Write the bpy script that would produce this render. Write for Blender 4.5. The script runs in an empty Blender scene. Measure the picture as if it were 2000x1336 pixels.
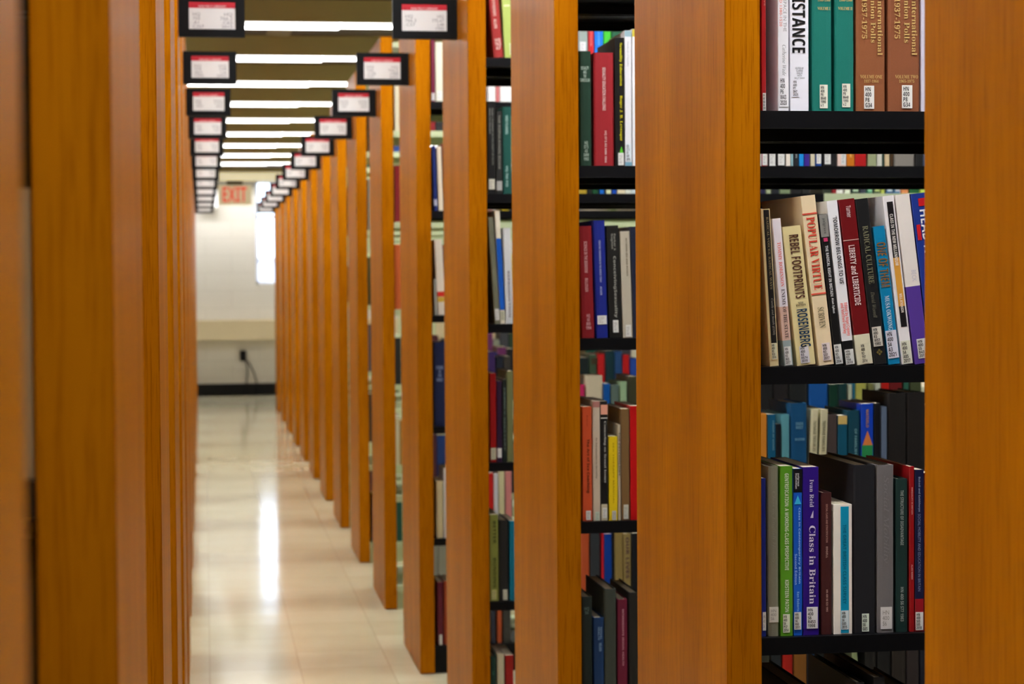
import bpy, bmesh, math, random
from mathutils import Matrix, Vector
scene = bpy.context.scene
C = scene.collection

# ------------------------------------------------------------------ camera
F_PX, YAW, PITCH, ROLL, EYE = 4023.8, .1475, .0313, -.0069, 1.3276
cam_data = bpy.data.cameras.new('camera'); cam = bpy.data.objects.new('camera', cam_data); C.objects.link(cam)
fwd = Vector((math.sin(YAW)*math.cos(PITCH), math.cos(YAW)*math.cos(PITCH), -math.sin(PITCH)))
rgt = Vector((math.cos(YAW), -math.sin(YAW), 0)); upv = rgt.cross(fwd)
r2 = rgt*math.cos(ROLL) + upv*math.sin(ROLL); u2 = upv*math.cos(ROLL) - rgt*math.sin(ROLL)
cam.matrix_world = Matrix(((r2.x,u2.x,-fwd.x,0),(r2.y,u2.y,-fwd.y,0),(r2.z,u2.z,-fwd.z,EYE),(0,0,0,1)))
cam_data.sensor_width = 36; cam_data.sensor_fit = 'HORIZONTAL'; cam_data.lens = F_PX/2000*36
cam_data.clip_start = .02; cam_data.clip_end = 200
cam_data.dof.use_dof = True; cam_data.dof.focus_distance = 2.85; cam_data.dof.aperture_fstop = 10.0
scene.camera = cam
# ------------------------------------------------------------------ sky outside the window, exposure
world = bpy.data.worlds.new('sky'); scene.world = world; world.use_nodes = True
bg = world.node_tree.nodes['Background']; bg.inputs[0].default_value = (.78,.88,1,1); bg.inputs[1].default_value = 4
scene.view_settings.view_transform = 'Standard'; scene.view_settings.look = 'None'
scene.view_settings.exposure = 0.0; scene.view_settings.gamma = 1
LAMP = 45

# ------------------------------------------------------------------ measures (metres; x across the aisle, y along it)
D, T, W, S = .6972, .0489, .5909, 1.37       # right row face, panel thickness, panel depth, spacing of the bookcases
DLK = lambda k: 0.0605 if k < 0 else .054+.0018*(1.30+1.37*k)  # left row face: the row drifts slightly away from the aisle
YR = lambda k: 1.3488 + S*k
YL = lambda k: 1.30 + S*k
TOP = 2.287; CEIL = 2.555; YW = 23.79
LEV = dict(base=.095,bottom=.455,lower=.831,middle=1.203,upper=1.552,top=1.915)
UNIT = .934

# ------------------------------------------------------------------ materials
def lin(c): return tuple(((v/255)/12.92 if v/255 <= .04045 else ((v/255+.055)/1.055)**2.4) for v in c)
MATS = {}
def base_mat(name, rgb, rough=.5, spec=.5, noise=0, scale=40, bump=0, coat=0, stretch=None, linear=False):
    if name in MATS: return MATS[name]
    m = bpy.data.materials.new(name); m.use_nodes = True; nt = m.node_tree; b = nt.nodes['Principled BSDF']
    col = rgb if linear else lin(rgb)
    b.inputs['Base Color'].default_value = (*col,1); b.inputs['Roughness'].default_value = rough
    b.inputs['Specular IOR Level'].default_value = spec; b.inputs['Coat Weight'].default_value = coat; b.inputs['Coat Roughness'].default_value = .2
    if noise or bump:
        tc = nt.nodes.new('ShaderNodeTexCoord'); mp = nt.nodes.new('ShaderNodeMapping'); nz = nt.nodes.new('ShaderNodeTexNoise')
        if stretch: mp.inputs['Scale'].default_value = stretch
        nz.inputs['Scale'].default_value = scale; nz.inputs['Detail'].default_value = 4
        nt.links.new(tc.outputs['Object'], mp.inputs[0]); nt.links.new(mp.outputs[0], nz.inputs['Vector'])
        if noise:
            mx = nt.nodes.new('ShaderNodeMix'); mx.data_type = 'RGBA'
            mx.inputs['A'].default_value = (*[v*(1-noise) for v in col],1); mx.inputs['B'].default_value = (*[min(1,v*(1+noise)) for v in col],1)
            nt.links.new(nz.outputs['Fac'], mx.inputs['Factor']); nt.links.new(mx.outputs['Result'], b.inputs['Base Color'])
        if bump:
            bp = nt.nodes.new('ShaderNodeBump'); bp.inputs['Strength'].default_value = bump; bp.inputs['Distance'].default_value = .002
            nt.links.new(nz.outputs['Fac'], bp.inputs['Height']); nt.links.new(bp.outputs[0], b.inputs['Normal'])
    MATS[name] = m; return m
def cmat(rgb, cloth=False):
    n = ('cloth_' if cloth else 'paper_') + '_'.join(str(int(v)) for v in rgb)
    return base_mat(n, rgb, .62 if cloth else .42, .35 if cloth else .45, .12 if cloth else .04, 900 if cloth else 60, .12 if cloth else 0)
def ink(rgb): return base_mat('ink_'+'_'.join(str(int(v)) for v in rgb), rgb, .6, .2)

def wood():
    m = bpy.data.materials.new('oak_veneer'); m.use_nodes = True; nt = m.node_tree; N = nt.nodes; L = nt.links; b = N['Principled BSDF']
    tc = N.new('ShaderNodeTexCoord'); oi = N.new('ShaderNodeObjectInfo'); add = N.new('ShaderNodeVectorMath'); add.operation = 'ADD'
    sc = N.new('ShaderNodeVectorMath'); sc.operation = 'SCALE'; sc.inputs['Scale'].default_value = 17
    cmb = N.new('ShaderNodeCombineXYZ'); L.new(oi.outputs['Random'], cmb.inputs[0]); L.new(oi.outputs['Random'], cmb.inputs[1]); L.new(cmb.outputs[0], sc.inputs[0])
    L.new(tc.outputs['Object'], add.inputs[0]); L.new(sc.outputs[0], add.inputs[1])
    def nz(scale, stretch, detail):
        mp = N.new('ShaderNodeMapping'); mp.inputs['Scale'].default_value = stretch; n = N.new('ShaderNodeTexNoise')
        n.inputs['Scale'].default_value = scale; n.inputs['Detail'].default_value = detail; n.inputs['Roughness'].default_value = .6
        L.new(add.outputs[0], mp.inputs[0]); L.new(mp.outputs[0], n.inputs['Vector']); return n
    broad = nz(9, (1,1,.12), 3); fine = nz(330, (1,1,.035), 3)
    mx = N.new('ShaderNodeMix'); mx.data_type = 'RGBA'; mx.inputs['A'].default_value = (.31,.094,.0012,1); mx.inputs['B'].default_value = (.41,.136,.002,1)
    r1 = N.new('ShaderNodeMapRange'); r1.inputs[1].default_value = .35; r1.inputs[2].default_value = .65; L.new(broad.outputs['Fac'], r1.inputs[0]); L.new(r1.outputs[0], mx.inputs['Factor'])
    m2 = N.new('ShaderNodeMix'); m2.data_type = 'RGBA'; m2.blend_type = 'MULTIPLY'; m2.inputs['B'].default_value = (.60,.50,.35,1)
    r2_ = N.new('ShaderNodeMapRange'); r2_.inputs[1].default_value = .50; r2_.inputs[2].default_value = .70; r2_.inputs[4].default_value = .8; L.new(fine.outputs['Fac'], r2_.inputs[0])
    L.new(r2_.outputs[0], m2.inputs['Factor']); L.new(mx.outputs['Result'], m2.inputs['A']); L.new(m2.outputs['Result'], b.inputs['Base Color'])
    b.inputs['Roughness'].default_value = .34; b.inputs['Specular IOR Level'].default_value = .025; b.inputs['Specular Tint'].default_value = (1,.74,.36,1)
    return m
def tile_floor():
    m = bpy.data.materials.new('waxed_vinyl_tile'); m.use_nodes = True; nt = m.node_tree; N = nt.nodes; L = nt.links; b = N['Principled BSDF']
    tc = N.new('ShaderNodeTexCoord'); br = N.new('ShaderNodeTexBrick'); br.offset = 0; br.inputs['Scale'].default_value = 1
    br.inputs['Brick Width'].default_value = .305; br.inputs['Row Height'].default_value = .305; br.inputs['Mortar Size'].default_value = .0016
    br.inputs['Color1'].default_value = (.67,.61,.42,1); br.inputs['Color2'].default_value = (.60,.54,.36,1); br.inputs['Mortar'].default_value = (.47,.41,.27,1)
    L.new(tc.outputs['Object'], br.inputs['Vector'])
    nz = N.new('ShaderNodeTexNoise'); nz.inputs['Scale'].default_value = 6; nz.inputs['Detail'].default_value = 6; L.new(tc.outputs['Object'], nz.inputs['Vector'])
    mx = N.new('ShaderNodeMix'); mx.data_type = 'RGBA'; mx.blend_type = 'MULTIPLY'; mx.inputs['B'].default_value = (.86,.83,.78,1)
    L.new(nz.outputs['Fac'], mx.inputs['Factor']); L.new(br.outputs['Color'], mx.inputs['A']); L.new(mx.outputs['Result'], b.inputs['Base Color'])
    n2 = N.new('ShaderNodeTexNoise'); n2.inputs['Scale'].default_value = 3.2; n2.inputs['Detail'].default_value = 2; L.new(tc.outputs['Object'], n2.inputs['Vector'])
    bp = N.new('ShaderNodeBump'); bp.inputs['Strength'].default_value = .25; bp.inputs['Distance'].default_value = .004; L.new(n2.outputs['Fac'], bp.inputs['Height']); L.new(bp.outputs[0], b.inputs['Normal'])
    b.inputs['Roughness'].default_value = .10; b.inputs['Specular IOR Level'].default_value = .5
    return m
def block_wall(name, col):
    m = bpy.data.materials.new(name); m.use_nodes = True; nt = m.node_tree; N = nt.nodes; L = nt.links; b = N['Principled BSDF']
    tc = N.new('ShaderNodeTexCoord'); mp = N.new('ShaderNodeMapping'); mp.inputs['Rotation'].default_value = (math.pi/2,0,0); br = N.new('ShaderNodeTexBrick')
    br.inputs['Scale'].default_value = 1; br.inputs['Brick Width'].default_value = .6; br.inputs['Row Height'].default_value = .2; br.inputs['Mortar Size'].default_value = .005
    br.inputs['Color1'].default_value = (*col,1); br.inputs['Color2'].default_value = (*[v*.97 for v in col],1); br.inputs['Mortar'].default_value = (*[v*.88 for v in col],1)
    L.new(tc.outputs['Object'], mp.inputs[0]); L.new(mp.outputs[0], br.inputs['Vector']); L.new(br.outputs['Color'], b.inputs['Base Color'])
    bp = N.new('ShaderNodeBump'); bp.inputs['Strength'].default_value = .3; bp.inputs['Distance'].default_value = .003; bp.invert = True
    L.new(br.outputs['Fac'], bp.inputs['Height']); L.new(bp.outputs[0], b.inputs['Normal']); b.inputs['Roughness'].default_value = .55
    return m
def emit(name, col, strength):
    m = bpy.data.materials.new(name); m.use_nodes = True; b = m.node_tree.nodes['Principled BSDF']
    b.inputs['Base Color'].default_value = (.8,.8,.78,1); b.inputs['Emission Color'].default_value = (*col,1); b.inputs['Emission Strength'].default_value = strength
    return m
def pane_mat(name, tint, gloss):
    m = bpy.data.materials.new(name); m.use_nodes = True; nt = m.node_tree; N = nt.nodes; N.remove(N['Principled BSDF'])
    t = N.new('ShaderNodeBsdfTransparent'); t.inputs[0].default_value = (*tint,1); g = N.new('ShaderNodeBsdfGlossy'); g.inputs['Roughness'].default_value = .02
    mx = N.new('ShaderNodeMixShader'); mx.inputs[0].default_value = gloss
    nt.links.new(t.outputs[0], mx.inputs[1]); nt.links.new(g.outputs[0], mx.inputs[2]); nt.links.new(mx.outputs[0], N['Material Output'].inputs[0])
    return m
WOOD = wood(); FLOOR = tile_floor(); WALL = block_wall('painted_block', (.575,.545,.485)); PLAIN = base_mat('painted_plaster', (.70,.63,.50), .6, noise=.03, scale=8, linear=True)
CEILM = base_mat('brown_ceiling', (.055,.028,.006), .7, noise=.15, scale=5, linear=True)
HOUS = base_mat('olive_enamel', (.40,.31,.12), .45, noise=.05, scale=6, linear=True)
TAN = base_mat('tan_track', (.19,.13,.045), .6, noise=.05, scale=9, linear=True)
BLACK = base_mat('black_shelf_enamel', (10,10,13), .4, .2, noise=.25, scale=30)
SAGE = base_mat('sage_shelf_enamel', (176,186,148), .4, .5, noise=.04, scale=20)
FRAME = base_mat('black_sign_plastic', (9,9,11), .5, .15, noise=.1, scale=50)
CARD = base_mat('white_card', (240,240,238), .5, .4, noise=.02, scale=30)
RED = base_mat('red_card_header', (198,14,40), .5, .4, noise=.04, scale=50)
RUBBER = base_mat('black_rubber', (7,7,8), .5, .2, noise=.1, scale=30)
PAGES = base_mat('page_block', (226,214,184), .8, .2, noise=.10, scale=500, stretch=(1,.02,.02))
LENS = emit('lit_diffuser', (.97,.975,1), LAMP); RIM = emit('lit_rim', (1,.99,.97), 3.0)
WHITEP = base_mat('white_paint', (238,238,238), .4, noise=.02, scale=20)

# ------------------------------------------------------------------ mesh helpers
def obj(name, bm, mats, parent=None, loc=None):
    me = bpy.data.meshes.new(name); bm.to_mesh(me); bm.free()
    for m in (mats if isinstance(mats,(list,tuple)) else [mats]): me.materials.append(m)
    o = bpy.data.objects.new(name, me); C.objects.link(o)
    if parent: o.parent = parent
    if loc: o.location = loc
    return o
def add_box(bm, x0,x1,y0,y1,z0,z1, mi=0):
    vs = [bm.verts.new(p) for p in ((x0,y0,z0),(x1,y0,z0),(x1,y1,z0),(x0,y1,z0),(x0,y0,z1),(x1,y0,z1),(x1,y1,z1),(x0,y1,z1))]
    for q in ((0,3,2,1),(4,5,6,7),(0,1,5,4),(1,2,6,5),(2,3,7,6),(3,0,4,7)):
        f = bm.faces.new([vs[i] for i in q]); f.material_index = mi
    return bm
def box(name, x0,x1,y0,y1,z0,z1, m, parent=None, bevel=0):
    bm = add_box(bmesh.new(), x0,x1,y0,y1,z0,z1)
    if bevel: bmesh.ops.bevel(bm, geom=bm.edges[:], offset=bevel, segments=2, affect='EDGES')
    return obj(name, bm, m, parent)
def tube(bm, pts, r, n=8):
    rings = []
    for i,p in enumerate(pts):
        p = Vector(p); d = (Vector(pts[min(i+1,len(pts)-1)])-Vector(pts[max(i-1,0)])).normalized()
        a = d.cross(Vector((0,1,0)) if abs(d.y) < .9 else Vector((1,0,0))).normalized(); b = d.cross(a)
        rings.append([bm.verts.new(p+(a*math.cos(t)+b*math.sin(t))*r) for t in [2*math.pi*j/n for j in range(n)]])
    for A,B in zip(rings,rings[1:]):
        for j in range(n): bm.faces.new((A[j],A[(j+1)%n],B[(j+1)%n],B[j]))
    bm.faces.new(rings[0]); bm.faces.new(rings[-1][::-1])
def empty(name, loc, label, cat, group=None):
    o = bpy.data.objects.new(name, None); C.objects.link(o); o.location = loc; o.empty_display_size = .05
    return tag(o, label, cat, group)
def tag(o, label, cat, group=None):
    o['label'] = label; o['category'] = cat; o['kind'] = 'thing'
    if group: o['group'] = group
    return o
def struct(o, label=None, cat=None):
    o['kind'] = 'structure'
    if label: o['label'] = label; o['category'] = cat
    return o
# lettering: flat glyph outlines filled to a unit box
def style_text(s, st):
    out = []
    for ch in s:
        o = ord(ch); up = 65 <= o <= 90; lo = 97 <= o <= 122; dg = 48 <= o <= 57
        if st == 's': out.append(chr(0x1D400+o-65) if up else chr(0x1D41A+o-97) if lo else chr(0x1D7CE+o-48) if dg else ch)
        elif st in 'ri' and (up or lo): out.append('\u210e' if (st == 'i' and ch == 'h') else (chr(0x1D434+o-65) if up else chr(0x1D44E+o-97)) if st == 'i' else (chr(0x1D400+o-65) if up else chr(0x1D41A+o-97)))
        elif st in 'BX' and (up or lo or dg): out.append(chr(0x1D5D4+o-65) if up else chr(0x1D5EE+o-97) if lo else chr(0x1D7EC+o-48))
        else: out.append(ch)
    return ''.join(out)
TXT = {}
def glyphs(s, st, align='LEFT'):
    k = (s,st,align)
    if k in TXT: return TXT[k]
    cu = bpy.data.curves.new('lettering','FONT'); cu.body = style_text(s,st); cu.resolution_u = 2; cu.align_x = align; cu.space_line = .9
    o = bpy.data.objects.new('lettering', cu); C.objects.link(o)
    dg = bpy.context.evaluated_depsgraph_get(); me = bpy.data.meshes.new_from_object(o.evaluated_get(dg))
    V = [v.co.copy() for v in me.vertices]; P = [tuple(p.vertices) for p in me.polygons]
    bpy.data.objects.remove(o); bpy.data.curves.remove(cu); bpy.data.meshes.remove(me)
    if V:
        x0 = min(v.x for v in V); x1 = max(v.x for v in V); y0 = min(v.y for v in V); y1 = max(v.y for v in V)
        V = [((v.x-x0)/max(1e-6,x1-x0), (v.y-y0)/max(1e-6,y1-y0)) for v in V]
    TXT[k] = (V,P); return TXT[k]
def letters(name, s, st, m, place, parent, align='LEFT'):
    V,P = glyphs(s,st,align)
    me = bpy.data.meshes.new(name); me.from_pydata([place(u,v) for u,v in V], [], P); me.materials.append(m)
    o = bpy.data.objects.new(name, me); C.objects.link(o); o.parent = parent
    return o

# ------------------------------------------------------------------ the room
struct(box('floor', -3.2,4.4,-2.6,YW+.2,-.1,0, FLOOR))
struct(box('ceiling', -3.2,4.4,-2.6,YW+.2,CEIL,CEIL+.1, CEILM))
struct(box('wall_left', -3.3,-3.2,-2.6,YW+.2,-.1,CEIL+.1, PLAIN))
struct(box('wall_right', 4.4,4.5,-2.6,YW+.2,-.1,CEIL+.1, PLAIN))
struct(box('wall_back', -3.3,4.5,-2.7,-2.6,-.1,CEIL+.1, PLAIN))
WX0,WX1,WZ0,WZ1 = .573,1.36,1.272,2.46
bm = bmesh.new()
for a in ((-3.3,WX0,0,CEIL),(WX1,4.5,0,CEIL),(WX0,WX1,0,WZ0),(WX0,WX1,WZ1,CEIL)): add_box(bm, a[0],a[1],YW,YW+.2,a[2],a[3])
struct(obj('wall_far', bm, WALL))
bm = bmesh.new(); add_box(bm, -3.2,4.4,YW-.24,YW,.64,.868)
bmesh.ops.bevel(bm, geom=bm.edges[:], offset=.006, segments=2, affect='EDGES')
struct(obj('trim_1', bm, base_mat('beige_ledge',(.63,.53,.34),.5,noise=.03,scale=8,linear=True)))   # boxed pipe ledge
struct(box('trim_2', .315,.435,-2.6,YW-1,CEIL-.006,CEIL, TAN))                         # flat tan track along the ceiling
struct(box('baseboard_far', -3.2,4.4,YW-.012,YW,0,.135, RUBBER, bevel=.003))
win = bpy.data.objects.new('window_1', None); C.objects.link(win); win.location = (WX0,YW,WZ0); struct(win, 'tall narrow window in the far wall with white daylight', 'window')
def wbox(n, x0,x1,y0,y1,z0,z1,m): 
    return obj(n, add_box(bmesh.new(), x0-WX0,x1-WX0,y0-YW,y1-YW,z0-WZ0,z1-WZ0), m, win)
bm = bmesh.new()
for a in ((WX0,WX0+.03,WZ0,WZ1),(WX1-.03,WX1,WZ0,WZ1),(WX0,WX1,WZ0,WZ0+.03),(WX0,WX1,WZ1-.03,WZ1),(WX0,WX1,2.03,2.06),(WX0,WX1,1.52,1.545)):
    add_box(bm, a[0]-WX0,a[1]-WX0,.10,.15,a[2]-WZ0,a[3]-WZ0)
obj('window_frame', bm, base_mat('pale_frame',(225,230,245),.4,noise=.02,scale=20), win)
wbox('window_pane', WX0,WX1,YW+.12,YW+.125,WZ0,WZ1, pane_mat('clear_pane',(.95,.97,1),.04))
tag(box('building', -12,30,60,70,-6,1.95, base_mat('pale_render',(.56,.56,.60),.8,noise=.05,scale=2,linear=True)), 'pale building outside behind the lower part of the far window', 'building')

# ------------------------------------------------------------------ ceiling lights, one above every book aisle
ORD = ['','first','second','third','fourth','fifth','sixth','seventh','eighth','ninth','tenth','eleventh','twelfth','thirteenth','fourteenth','fifteenth','sixteenth','seventeenth','eighteenth','nineteenth','twentieth','twenty-first','twenty-second','twenty-third','twenty-fourth','twenty-fifth','twenty-sixth','twenty-seventh','twenty-eighth']
BIG = ['largest','second largest','third largest','fourth largest','fifth largest','sixth largest','seventh largest','eighth largest','fourth smallest','third smallest','second smallest','smallest']
YLAMP = [YR(k)-.39 for k in range(0,15)] + [YW-.40]
HH, HW = .100, .050
def ceiling_light(i, y):
    n = len(YLAMP)-i
    t = empty('ceiling_light', (.0,y,CEIL), 'long strip light across the aisle ceiling, %s from the far wall' % ('nearest' if n==1 else ORD[n]), 'ceiling light', 'strip lights across the ceiling')
    bm = bmesh.new(); add_box(bm, -2.9,3.9,-HW-.002,HW+.002,-HH,0); obj('light_housing', bm, HOUS, t)
    for x0,x1,hh in ((-2.88,-.622,.018),(-.62,.60,.020),(.602,1.86,.013),(1.862,3.88,.013)):     # one lamp unit each: recessed diffuser between two glowing rims
        obj('light_diffuser', add_box(bmesh.new(), x0,x1,-HW+.006,HW-.006,-HH-.003,-HH), LENS, t)
        obj('light_rim', add_box(bmesh.new(), x0,x1,-HW,-HW+.005,-HH-hh,-HH), RIM, t); obj('light_rim', add_box(bmesh.new(), x0,x1,HW-.005,HW,-HH-hh,-HH), RIM, t)
for i,y in enumerate(YLAMP): ceiling_light(i, y)
t = empty('ceiling_light', (0,YW-.76,CEIL), 'cream soffit beam with an added glow over the hanging exit sign', 'ceiling light', 'strip lights across the ceiling')  # stands for a soffit beam, not a lamp; its glow is added
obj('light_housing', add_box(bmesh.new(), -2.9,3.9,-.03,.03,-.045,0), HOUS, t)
obj('glowing_beam', add_box(bmesh.new(), -2.88,3.88,-.029,.029,-.138,-.045), emit('beam_glow', (1,.86,.50), .55), t)  # emission in place of room light falling on the beam front

# ------------------------------------------------------------------ bookcases
def shelf_mesh(x0,x1,y0,y1,z):
    bm = bmesh.new(); add_box(bm, x0,x1,y0,y1,z-.003,z); add_box(bm, x0,x1,y0,y0+.004,z-.024,z-.003); add_box(bm, x0,x1,y1-.004,y1,z-.024,z-.003)
    return bm
def bookcase(side, k, units, label, shade, depth=W, y0=None):
    y = y0 if y0 is not None else (YR(k) if side > 0 else YL(k))
    xf = D if side > 0 else -DLK(k)
    t = empty('bookcase', (xf,y,0), label, 'bookcase', 'bookcases right of the aisle' if side > 0 else 'bookcases left of the aisle')
    X = lambda a,b: (a,b) if side > 0 else (-b,-a)
    def b(n, a0,a1,y0_,y1_,z0,z1,m,bev=0):
        x0,x1 = X(a0,a1); bm = add_box(bmesh.new(), x0,x1,y0_,y1_,z0,z1)
        if bev: bmesh.ops.bevel(bm, geom=bm.edges[:], offset=bev, segments=2, affect='EDGES')
        return obj(n, bm, m, t)
    b('end_panel', 0,T,0,depth,.004,TOP,WOOD,.0016)
    for u in range(units+1):
        a = T+UNIT*u; b('upright_post', a,a+.02,depth/2-.03,depth/2+.03,0,TOP-.04, shade(u,0))
    for u in range(units):
        a0,a1 = T+UNIT*u, T+UNIT*(u+1)
        b('base_plinth', a0,a1,.02,depth-.02,0,.07, shade(u,0))
        x0,x1 = X(a0,a1)
        for lev,z in LEV.items():
            obj('shelf', shelf_mesh(x0,x1,.010,depth/2-.012,z), shade(u,0), t); obj('shelf', shelf_mesh(x0,x1,depth/2+.012,depth-.010,z), shade(u,1), t)
        b('top_cover', a0,a1,.010,depth-.010,TOP-.04,TOP-.02, shade(u,0))
    return t
def r_shade(k):
    def s(u, back):
        if k <= 2: return BLACK
        if k == 3: return BLACK if u == 0 else SAGE
        if k == 4: return SAGE if back or u > 0 else BLACK
        return SAGE
    return s
SLOT = {1:'the widest gap',2:'the second widest gap',3:'the third widest gap',4:'the fourth widest gap'}
def case_label(side, k):
    w = 'right' if side > 0 else 'left'
    if k >= 3: return 'wood-ended bookcase carrying the %s black sign of the %s-hand row' % (BIG[k-3], w)
    if side > 0: return {0:'wood-ended bookcase whose broad panel fills the far right edge',1:'wood-ended bookcase with sharp leaning books in the widest gap',2:'wood-ended bookcase with yellow-lettered black book in the second widest gap'}[k]
    return {-1:'closest blurred wood-ended bookcase, cut off by the left picture edge',0:'blurred wood-ended bookcase with the broadest panel edge on the left',1:'blurred wood-ended bookcase just behind the broad left one',2:'wood-ended bookcase last in line before the largest left sign'}[k]
for k in range(0,15): bookcase(1, k, 3 if k <= 5 else 1, case_label(1,k), r_shade(k))
bookcase(-1, -1, 1, case_label(-1,-1), lambda u,b: BLACK, depth=.78, y0=-.07)
for k in range(0,15): bookcase(-1, k, 1, case_label(-1,k), lambda u,b,k=k: BLACK if k < 3 else SAGE)

# ------------------------------------------------------------------ signs
rs = random.Random(3)
NUM = {1:[("HQ\n766.3\n.C57","HQ\n775.67\n.L48\n1995"),("HQ\n766\n.C28\nT47","HQ\n766.2\n.H88\n2003"),("HQ\n764\n.S3","HQ\n765\n.A5")],
      -1:[("HQ\n750\n.A1\nC357","HQ\n766.2\n.C65\n2015"),("HQ\n734\n.B65\n1990","HQ\n749\n.U6\n2002"),("HQ\n728\n.M37","HQ\n733\n.A5")]}
def sign(side, k):
    i = k-3; y = (YR(k)+.235) if side > 0 else (YL(k)+.29)
    wd,hd = .178,.110
    xc = (D-wd/2-.0005) if side > 0 else (-DLK(k)+wd/2+.0005)
    z = 2.043
    t = empty('aisle_sign', (xc if i else xc, y, z), 'black framed white aisle sign with red header, %s of the %s-hand row' % (BIG[i], 'right' if side > 0 else 'left'), 'sign', 'aisle signs on the %s row' % ('right' if side > 0 else 'left'))
    t.rotation_euler = (rs.uniform(-.03,.03), 0, 0)
    obj('sign_bracket', add_box(bmesh.new(), *((wd/2-.003,wd/2+.0015) if side > 0 else (-wd/2-.0015,-wd/2+.003)), -.014,.014,-.05,.05), FRAME, t)
    cx = (-.0015 if side > 0 else .001); cw,ch = .125,.074; c0 = cx-cw/2; zc0 = -.034
    bm = bmesh.new()      # frame with a recess for the card
    x0,x1,z0,z1 = c0,c0+cw,zc0,zc0+ch; a = wd/2; bz = hd/2
    for q in ((-a,x0,-bz,bz),(x1,a,-bz,bz),(x0,x1,-bz,z0),(x0,x1,z1,bz)): add_box(bm, q[0],q[1],-.011,.011,q[2],q[3])
    add_box(bm, x0,x1,-.006,.011,z0,z1)
    obj('sign_frame', bm, FRAME, t)
    card = obj('sign_card', add_box(bmesh.new(), x0,x1,-.0075,-.006,z0,z1), CARD, t)
    obj('red_header', add_box(bmesh.new(), x0,x1,-.0085,-.0075,z1-.0165,z1), RED, card)
    letters('header_lettering', 'VAN PELT LIBRARY', 'B', ink((245,205,205)), lambda u,v: (x0+cw*(.2+.6*u), -.0088, z1-.0152+.0062*v), card)
    if i < 8:
        n = NUM[side][min(i,2)]; g = ink((150,148,152))
        for s_,ax in ((n[0],0),(n[1],1)):
            ln = s_.count('\n')+1; wdt = .030
            letters('number_lettering', s_, 'b', g, (lambda u,v: (x0+.010+wdt*u, -.0078, z0+.045-.0105*ln+.0105*ln*v)) if ax == 0 else (lambda u,v: (x1-.008-wdt*1.1+wdt*1.1*u, -.0078, z0+.045-.0105*ln+.0105*ln*v)), card, 'LEFT' if ax == 0 else 'RIGHT')
for k in range(3,15): sign(1,k)
for k in range(3,15): sign(-1,k)

# ------------------------------------------------------------------ far end
t = empty('exit_sign', (.332,YW-.76,2.265), 'beige hanging exit sign with red capitals in front of the far wall', 'sign')
bm = add_box(bmesh.new(), -.185,.185,-.03,.03,-.115,.105); bmesh.ops.bevel(bm, geom=bm.edges[:], offset=.006, segments=2, affect='EDGES')
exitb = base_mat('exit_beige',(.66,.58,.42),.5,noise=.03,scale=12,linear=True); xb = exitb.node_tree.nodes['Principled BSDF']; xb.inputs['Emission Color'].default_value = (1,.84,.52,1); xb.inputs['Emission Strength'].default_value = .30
obj('sign_body', bm, exitb, t)
exitred = base_mat('exit_red',(225,40,25),.4,noise=.05,scale=30)
eb = exitred.node_tree.nodes['Principled BSDF']; eb.inputs['Emission Color'].default_value = (1,.10,.05,1); eb.inputs['Emission Strength'].default_value = .55
letters('exit_lettering', 'EXIT', 'X', exitred, lambda u,v: (-.132+.262*u,-.0315,-.082+.165*v), t)
obj('ceiling_bracket', add_box(bmesh.new(), -.09,.09,-.028,.028,.105,.154), base_mat('bronze_bracket',(.10,.065,.025),.5,noise=.1,scale=20,linear=True), t)
t = empty('emergency_light', (.09,YW,2.27), 'white box high on the far wall, half hidden by the left signs', 'emergency light')
bm = add_box(bmesh.new(), -.13,.062,-.14,0,-.14,.135); bmesh.ops.bevel(bm, geom=bm.edges[:], offset=.015, segments=3, affect='EDGES'); obj('light_body', bm, WHITEP, t)
for dx in (-.08,.01):
    bm = bmesh.new(); bmesh.ops.create_cone(bm, cap_ends=True, segments=16, radius1=.035, radius2=.03, depth=.04, matrix=Matrix.Translation((dx,-.15,.08))@Matrix.Rotation(math.pi/2,4,'X')); obj('lamp_head', bm, WHITEP, t)
t = empty('power_cord', (.42,YW,.45), 'black plug with two drooping cords on the wall below the ledge', 'power cord')
bm = add_box(bmesh.new(), -.036,.036,-.008,0,-.06,.06); bmesh.ops.bevel(bm, geom=bm.edges[:], offset=.003, segments=2, affect='EDGES'); obj('outlet_plate', bm, base_mat('brown_plate',(40,34,28),.4,noise=.1,scale=30), t)
bm = add_box(bmesh.new(), -.04,.034,-.06,-.008,-.05,.065); bmesh.ops.bevel(bm, geom=bm.edges[:], offset=.008, segments=2, affect='EDGES'); obj('plug', bm, RUBBER, t)
for pts in ([(.02,-.03,-.04),(.04,-.035,-.10),(.045,-.03,-.2),(.03,-.025,-.32),(.03,-.03,-.44)],[(.025,-.035,-.04),(.07,-.04,-.09),(.12,-.035,-.2),(.15,-.03,-.32),(.17,-.03,-.44)]):
    bm = bmesh.new(); tube(bm, pts, .007); obj('cord', bm, RUBBER, t)

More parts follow.
